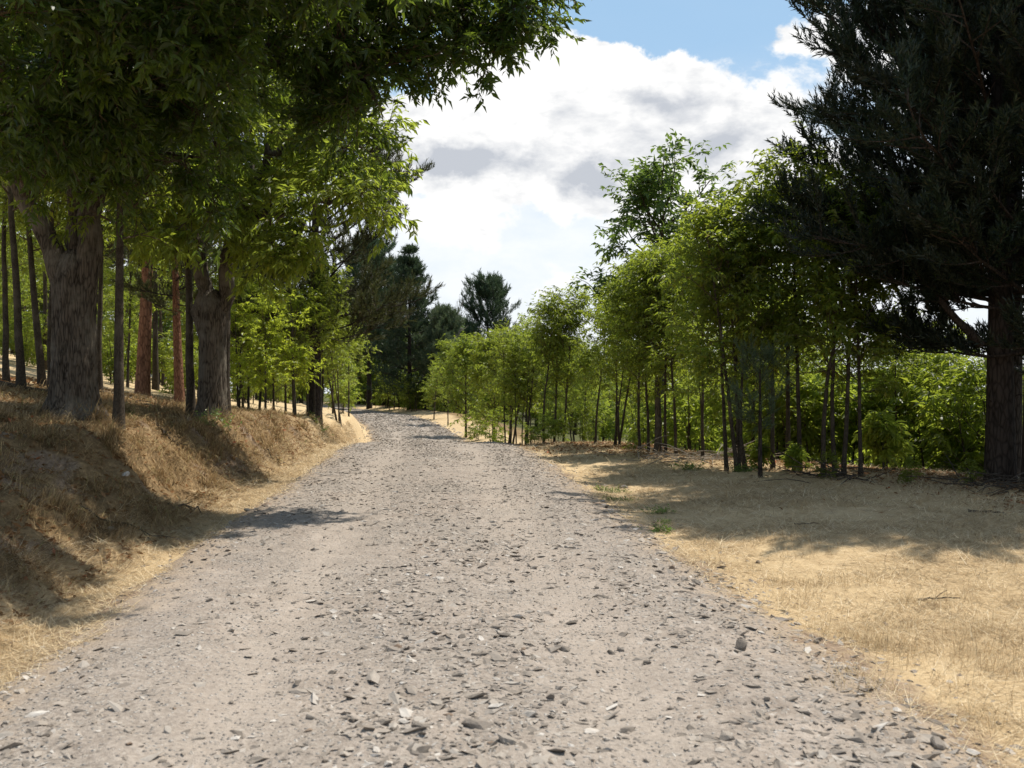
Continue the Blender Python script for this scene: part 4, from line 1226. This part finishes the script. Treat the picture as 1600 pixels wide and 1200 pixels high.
# ---- left: the second chestnut behind, with sunlit leaves
b2 = at(331, 18.0)
f2 = np.array([b2.x, b2.y, b2.z])
top2 = f2 + np.array([0, 0, 1.5])
limbs2 = [
    ([top2 + np.array([-.04, 0, 0]), f2 + np.array([-.16, 0, 2.3]), pt(300, 320, 18), pt(250, 200, 18.3), pt(230, 60, 18.5)], .19, .35),
    ([top2 + np.array([.04, 0, 0]), f2 + np.array([.16, 0, 2.3]), pt(370, 340, 17.8), pt(420, 240, 17.6), pt(470, 120, 17.6)], .19, .35),
    ([pt(370, 340, 17.8), pt(440, 330, 17.2), pt(510, 310, 16.9), pt(570, 300, 16.8)], .07, .25),
    ([pt(420, 240, 17.6), pt(490, 225, 17.4), pt(560, 230, 17.4), pt(590, 245, 17.4)], .07, .25),
    ([pt(340, 400, 18), pt(390, 370, 17.2), pt(440, 365, 16.8), pt(475, 375, 16.6)], .05, .3),
    ([pt(300, 320, 18), pt(240, 300, 17.2), pt(190, 310, 16.9)], .06, .2),
    ([pt(330, 370, 18), pt(320, 330, 17), pt(300, 320, 16.2)], .05, .3),
    ([pt(300, 320, 18), pt(340, 220, 16.8), pt(360, 180, 16.2)], .06, .3),
    ([pt(370, 340, 17.8), pt(390, 260, 19), pt(440, 200, 19.8)], .07, .3),
    ([pt(250, 200, 18.3), pt(330, 120, 18.5), pt(400, 40, 18.6)], .07, .3),
    ([pt(470, 120, 17.6), pt(510, 60, 18), pt(540, 0, 18)], .06, .2),
]
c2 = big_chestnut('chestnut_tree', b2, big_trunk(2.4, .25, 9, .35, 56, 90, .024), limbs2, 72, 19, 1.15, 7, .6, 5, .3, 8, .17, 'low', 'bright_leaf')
tag(c2, 'second chestnut with a thick brown trunk at the bank edge and sunlit yellow green leaves', 'tree')

# ---- left: the pine leaning over the road behind it
kind('left_pine', lambda: pine('pine_tree', 605, 9.6, .2, .2, 50, 3.7, 15, 15, .13, 14, .022, 'brown_needle', prof=PROF_SCOTS, up=.45, inc=(1.6, .5), sh_len=.24))
plant('left_pine', at(492, 29.0), .98, 1.9, 'bushy pine with brown green needles reaching over the left side of the road', 'pine tree')
LEFT = [  # key, px, d, scale, tilt, label
    ('pole_a', 185, 13.2, .80, (.02, 0), 'slim dark tree just right of the huge chestnut trunk'),
    ('pole_b', 298, 18.2, 1.05, (.01, 0), 'grey barked tree just left of the second thick trunk'),
    ('pole_a', 352, 19.0, 1.1, (0, 0), 'slender tree tucked against the right side of the second thick trunk'),
    ('pole_b', 33, 17.0, .95, (-.02, 0), 'dark slender tree left of the huge chestnut, thickest of the left group'),
    ('pole_c', 10, 19.0, 1.0, (.02, 0), 'slender tree at the left edge of the picture'),
    ('pole_a', 66, 19.5, .85, (-.07, 0), 'slender tree leaning left beside the huge chestnut trunk'),
    ('pole_c', 78, 18.6, .85, (-.05, 0), 'thin leaning tree almost touching the huge chestnut trunk on the left'),
    ('pole_b', 156, 20.0, .8, (.03, 0), 'slender tree seen between the huge chestnut and the slim dark tree'),
    ('pole_a', 243, 33.0, 1.2, (0, 0), 'grey trunk standing behind the reddish pine trunk'),
    ('lime_a', 388, 29.0, .95, (0, 0), 'bright green sapling with a low crown right of the second thick trunk'),
    ('lime_b', 405, 29.5, .95, (0, 0), 'bright green many stemmed sapling in the sun on the left bank'),
    ('lime_a', 427, 31.0, .95, (0, 0), 'bright green sapling in the middle of the sunny left group'),
    ('lime_b', 461, 26.5, .95, (-.05, 0), 'green sapling with a leaning stem on the edge of the left bank'),
    ('lime_b', 372, 27.0, .85, (0, 0), 'short lime green sapling just right of the second thick trunk'),
    ('lime_a', 415, 25.5, .8, (0, 0), 'short lime green sapling nearest the bank edge in the sunny left group'),
    ('lime_a', 446, 33.0, 1.0, (0, 0), 'lime green sapling at the back right of the sunny left group'),
    ('sap_b', 480, 28.0, .86, (0, 0), 'dull green sapling on the left bank under the bushy pine'),
    ('sap_a', 491, 28.5, .88, (0, 0), 'dull green sapling standing close to its twin on the left bank'),
    ('sap_c', 500, 30.0, .90, (.03, 0), 'green sapling with its crown towards the road under the bushy pine'),
    ('sap_e', 527, 34.0, .82, (.02, 0), 'last sapling on the left bank before the far bend, on two stems'),
    ('bright_a', 545, 44.0, .9, (0, 0), 'pale green tree beyond the last left bank sapling'),
    ('sap_d', 520, 46.0, 1.05, (0, 0), 'green tree behind the last left bank sapling'),
]
for key, px_, d_, sc_, tl, lab in LEFT:
    plant(key, at(px_, d_), sc_, None, lab, 'tree', 'slender trees on the left bank', tl)
kind('red_pine', lambda: pine('pine_tree', 606, 10.0, .19, .36, 36, 2.8, 13, 14, .12, 12, .022, 'brown_needle', 'red_bark', prof=PROF_SCOTS, up=.4, lean=(.035, 0)))
plant('red_pine', at(222, 27.0), 1.0, 0, 'pine with a reddish leaning trunk behind the huge chestnut', 'pine tree')
plant('red_pine', at(281, 23.5), .62, 3.0, 'small brown barked pine left of the grey barked tree', 'pine tree')
def left_wood():
    rr = random.Random(55)
    spots = []
    while len(spots) < 46:
        d = rr.uniform(21, 62)
        px_ = rr.uniform(-150, 480)
        x = (px_ - 800) * d / F
        if any((x - a) ** 2 + (d - b) ** 2 < 2.2 for a, b, _ in spots): continue
        if x - float(tab(_xc, d)) > -6: continue
        spots.append((x, d, px_))
    for x, d, px_ in spots:
        key = rr.choice(['pole_a', 'pole_b', 'pole_c', 'bright_a', 'bright_b', 'thin', 'sap_d', 'pole_c'])
        plant(key, (x, d, gz(x, d)), rr.uniform(.8, 1.1), rr.uniform(0, 6.28),
              SORT[key.split('_')[0]] + ' on the left hillside, ' + ('beyond the left edge' if px_ < 0 else 'left of the huge chestnut' if px_ < 90 else 'just right of the huge chestnut' if px_ < 200
               else 'behind the reddish trunk' if px_ < 280 else 'behind the second thick trunk' if px_ < 360 else 'behind the bright saplings') + (', near' if d < 34 else ', midway' if d < 46 else ', far back'),
              'tree', 'trees on the hillside behind the left bank', (rr.gauss(0, .04), rr.gauss(0, .04)))
    for i, px_ in enumerate(range(-120, 520, 32)):
        d = rr.uniform(52, 72)
        plant('far_dark', at(px_ + rr.uniform(-12, 12), d), rr.uniform(.6, .9), None, 'dark broadleaf tree closing the view on the left hillside, ' + ('beyond the left edge' if px_ < 0 else 'left of the huge chestnut' if px_ < 100 else 'behind the reddish trunk' if px_ < 290 else 'behind the sunny saplings'), 'tree', 'dark trees closing the left hillside')
left_wood()
def undergrowth():
    rr = random.Random(91)
    n = 0
    while n < 80:
        d = math.exp(rr.uniform(math.log(17), math.log(58))); px_ = rr.uniform(720, 1600)
        x = (px_ - 800) * d / F
        if x - float(tab(_xc, d)) < float(tab(_ed, d)) + 1.0 + .03 * d: continue
        key = rr.choice(['bush', 'bush_bright', 'bush_bright']); sc = rr.uniform(.7, 1.5) * (1 + d / 70)
        plant(key, (x, d, gz(x, d)), sc, None,
              ('knee high' if sc < 1.15 else 'waist high' if sc < 1.7 else 'chest high') + (' pale green' if 'bright' in key else ' dark green') + ' shrub ' + zone(px_) + ', ' + ('near the lawn edge' if d < 27 else 'deeper in the thicket'), 'shrub', 'undergrowth of the right thicket')
        n += 1
    n = 0
    while n < 60:
        d = rr.uniform(72, 120); px_ = rr.uniform(420, 900)
        x = (px_ - 800) * d / F
        if abs(x - float(tab(_xc, d))) < 3.2: continue
        plant(rr.choice(['bush', 'bush_bright']), (x, d, gz(x, d)), rr.uniform(1.8, 3.4), None,
              'leafy shrub below the far trees, ' + ('left of the far bend' if px_ < 560 else 'at the far bend' if px_ < 680 else 'right of the far bend') + (', deep in shade' if d > 100 else ''), 'shrub', 'undergrowth beyond the far bend')
        n += 1
    for i in range(46):
        px_ = 400 + i * 12 + rr.uniform(-8, 8); d = rr.uniform(95, 135)
        plant(rr.choice(['far_dark', 'far_dark', 'far_round']), at(px_, d), rr.uniform(.75, 1.0), None,
              'dark tree deep in the wood ' + ('left of the far bend' if px_ < 560 else 'behind the conical fir' if px_ < 680 else 'right of the grey green pine'), 'tree', 'trees deep in the wood beyond the bend')
    n = 0
    while n < 64:
        d = rr.uniform(30, 62); px_ = rr.uniform(-100, 520)
        x = (px_ - 800) * d / F
        if x - float(tab(_xc, d)) > -7: continue
        key = rr.choice(['bush', 'bush_bright']); sc = rr.uniform(.8, 1.6)
        plant(key, (x, d, gz(x, d)), sc, None,
              ('knee high' if sc < 1.1 else 'waist high' if sc < 1.35 else 'chest high') + (' pale green' if 'bright' in key else ' dark green') + ' shrub on the left hillside ' + ('left of the huge chestnut' if px_ < 110 else 'behind the reddish trunk' if px_ < 290 else 'behind the sunny saplings') + (', far back' if d > 46 else ''), 'shrub', 'shrubs on the left hillside')
        n += 1
undergrowth()
def far_right():
    rr = random.Random(58)
    for i in range(22):
        px_ = 820 + i * 42 + rr.uniform(-15, 15)
        if 1470 < px_ < 1540: continue
        d = rr.uniform(66, 100)
        plant('far_round', at(px_, d), rr.uniform(.9, 1.15), None, 'round green tree far down the slope behind the right thicket', 'tree', 'far trees behind the right thicket')
far_right()

# ------------------------------------------------------------------ small things on the ground
def stick(name, px_, py_, length, rad, az, label, cat='branch', mat='dark_wood', forks=2, lift=.012, seed=1, group=None):
    r = np.random.default_rng(seed)
    p = ground_at(px_, py_)
    root = empty(name, (p.x, p.y, p.z))
    n = 9
    t = np.linspace(-.5, .5, n) * length
    x = p.x + t * math.cos(az) + np.cumsum(r.normal(0, .012, n)) * length
    y = p.y + t * math.sin(az) + np.cumsum(r.normal(0, .012, n)) * length
    z = height(x, y) + rad * .8 + lift * r.random(n)
    P = np.stack([x, y, z], -1)[None] - np.array([p.x, p.y, p.z])
    V, Q = tubes(P, np.linspace(rad, rad * .45, n)[None], 7)
    link('stem', mesh_np('stem', V, None, Q, [M[mat]], smooth=True), root)
    for f in range(forks):
        s, d, _ = shoots(P, 1, .35 + .2 * f, .5 + .2 * f, .7, .1, r, .4, .12)
        P1 = grow(s, d, np.array([length * r.uniform(.22, .4)]), 4, np.array([0, 0, -.15]), .08, r)
        V, Q = tubes(P1, np.linspace(rad * .55, rad * .25, 5)[None], 5)
        link('side_twig', mesh_np('side_twig', V, None, Q, [M[mat]], smooth=True), root)
    tag(root, label, cat, group)
stick('fallen_twig', 1467, 938, .30, .008, .15, 'dark twig lying on the sunlit lawn right of the road', seed=1, forks=1)
stick('fallen_branch', 1540, 803, .36, .016, -.5, 'dark broken branch in the pine shadow at the right', seed=2, forks=1)
stick('fallen_twig', 1262, 820, .28, .006, -.2, 'thin twig on the lawn at the rim of the tree shadow', seed=3, forks=0)
stick('fallen_branch', 255, 680, .75, .025, -.6, 'thin branch lying on top of the left bank below the slim dark tree', seed=4, mat='dark_wood')
stick('fallen_branch', 200, 822, .9, .010, .5, 'long thin twig at the foot of the shaded bank', seed=5)
stick('fallen_branch', 287, 800, .42, .016, 1.0, 'short forked branch sticking out at the foot of the shaded bank', seed=6, lift=.1)
stick('fallen_branch', 432, 722, .5, .012, .9, 'forked twig rising from the sunny foot of the left bank', seed=7, lift=.15)
stick('fallen_log', 12, 606, 1.8, .06, .25, 'dark fallen log at the left edge behind the bank', cat='log', seed=8)
stick('fallen_branch', 178, 618, 1.5, .035, -.7, 'fallen bare branch on the ground right of the huge chestnut', seed=9, mat='dead_wood')
stick('fallen_branch', 215, 632, 1.6, .03, .1, 'long fallen branch in front of the reddish pine trunk', seed=10, mat='dark_wood')
stick('fallen_branch', 1050, 712, 1.0, .012, .2, 'pale fallen branch beside the brush pile', seed=11, mat='dead_wood')
def brush_pile(px_, d_, w, n, label, seed, mat='dead_wood'):
    r = np.random.default_rng(seed)
    p = at(px_, d_)
    root = empty('brush_pile', p)
    x = p.x + r.normal(0, w * .45, n); y = p.y + r.normal(0, .35, n)
    z = height(x, y) + np.abs(r.normal(0, .09, n))
    s = np.stack([x, y, z], -1) - np.array(p)
    az = r.uniform(0, 6.28, n); el = r.normal(.12, .2, n)
    d = np.stack([np.cos(az) * np.cos(el), np.sin(az) * np.cos(el), np.sin(el)], -1)
    P = grow(s, d, r.uniform(.25, .9, n), 5, np.array([0, 0, -.2]), .1, r)
    V, Q = tubes(P, np.linspace(1, .4, 6)[None] * r.uniform(.005, .013, n)[:, None], 4)
    o = link('twigs', mesh_np('twigs', V, None, Q, [M[mat]]), root)
    tag(root, label, 'brush pile')
brush_pile(1085, 18.6, 1.4, 110, 'pile of pale dead twigs along the lawn edge under the chestnut saplings', 15)
brush_pile(1295, 15.3, .5, 60, 'small dark heap of dead twigs at the foot of the leaning stems', 16, 'dark_wood')
brush_pile(1575, 13.6, .6, 60, 'dark heap of dead twigs at the foot of the big pines', 17, 'dark_wood')
def weed(px_, py_, h, label, seed, mat='weed_leaf', n=46):
    r = np.random.default_rng(seed)
    p = ground_at(px_, py_)
    root = empty('weed', p)
    g = Geo()
    s = np.concatenate([r.normal(0, h * .7, (n, 2)), np.zeros((n, 1))], 1)
    s[:, 2] = height(s[:, 0] + p.x, s[:, 1] + p.y) - p.z
    d = norm(np.concatenate([r.normal(0, .6, (n, 2)), r.uniform(.4, 1, (n, 1))], 1))
    P = grow(s, d, h * r.uniform(.5, 1.1, n), 3, np.array([0, 0, -.2]), .1, r)
    V, Q = tubes(P, np.full((n, 4), .0014), 3); g.add(V, quads=Q, mat=1)
    link('stems', g.mesh('stems', [M[mat], M['twig_bark']]), root)['kind'] = 'stuff'
    g = Geo()
    lp, ld = twig_leaves(P, 5, r, .1)
    leaves(g, lp, ld, h * .34 * r.uniform(.6, 1.2, len(lp)), .45, 'mid', r, 0)
    link('foliage', g.mesh('foliage', [M[mat]]), root)
    tag(root, label, 'weed', 'green weeds on the verge')
for i, (px_, py_, h, lab) in enumerate([
        (943, 768, .09, 'small green weed nearest the road, leftmost of the verge weeds'),
        (960, 771, .11, 'largest green weed of the cluster on the right verge'),
        (976, 784, .08, 'flat green weed below the pale stone on the right verge'),
        (955, 783, .07, 'tiny green weed at the gravel edge on the right verge'),
        (1030, 803, .10, 'green weed standing alone halfway down the right verge'),
        (1040, 818, .06, 'tiny green weed just below the lone verge weed'),
        (1033, 832, .09, 'lowest green weed on the right verge'),
        (1076, 735, .16, 'dark green weed inside the tree shadow on the lawn'),
        (1160, 737, .16, 'spreading green weed in the shade left of the pine seedling'),
        (320, 664, .14, 'green weed on the rim of the left bank below the second thick trunk'),
        (343, 660, .18, 'taller green weed on the rim of the left bank below the second thick trunk'),
        (210, 655, .10, 'little green weed between the huge chestnut and the slim dark tree'),
        (497, 662, .2, 'green weed at the foot of the saplings on the left bank')]):
    weed(px_, py_, h, lab, 200 + i)
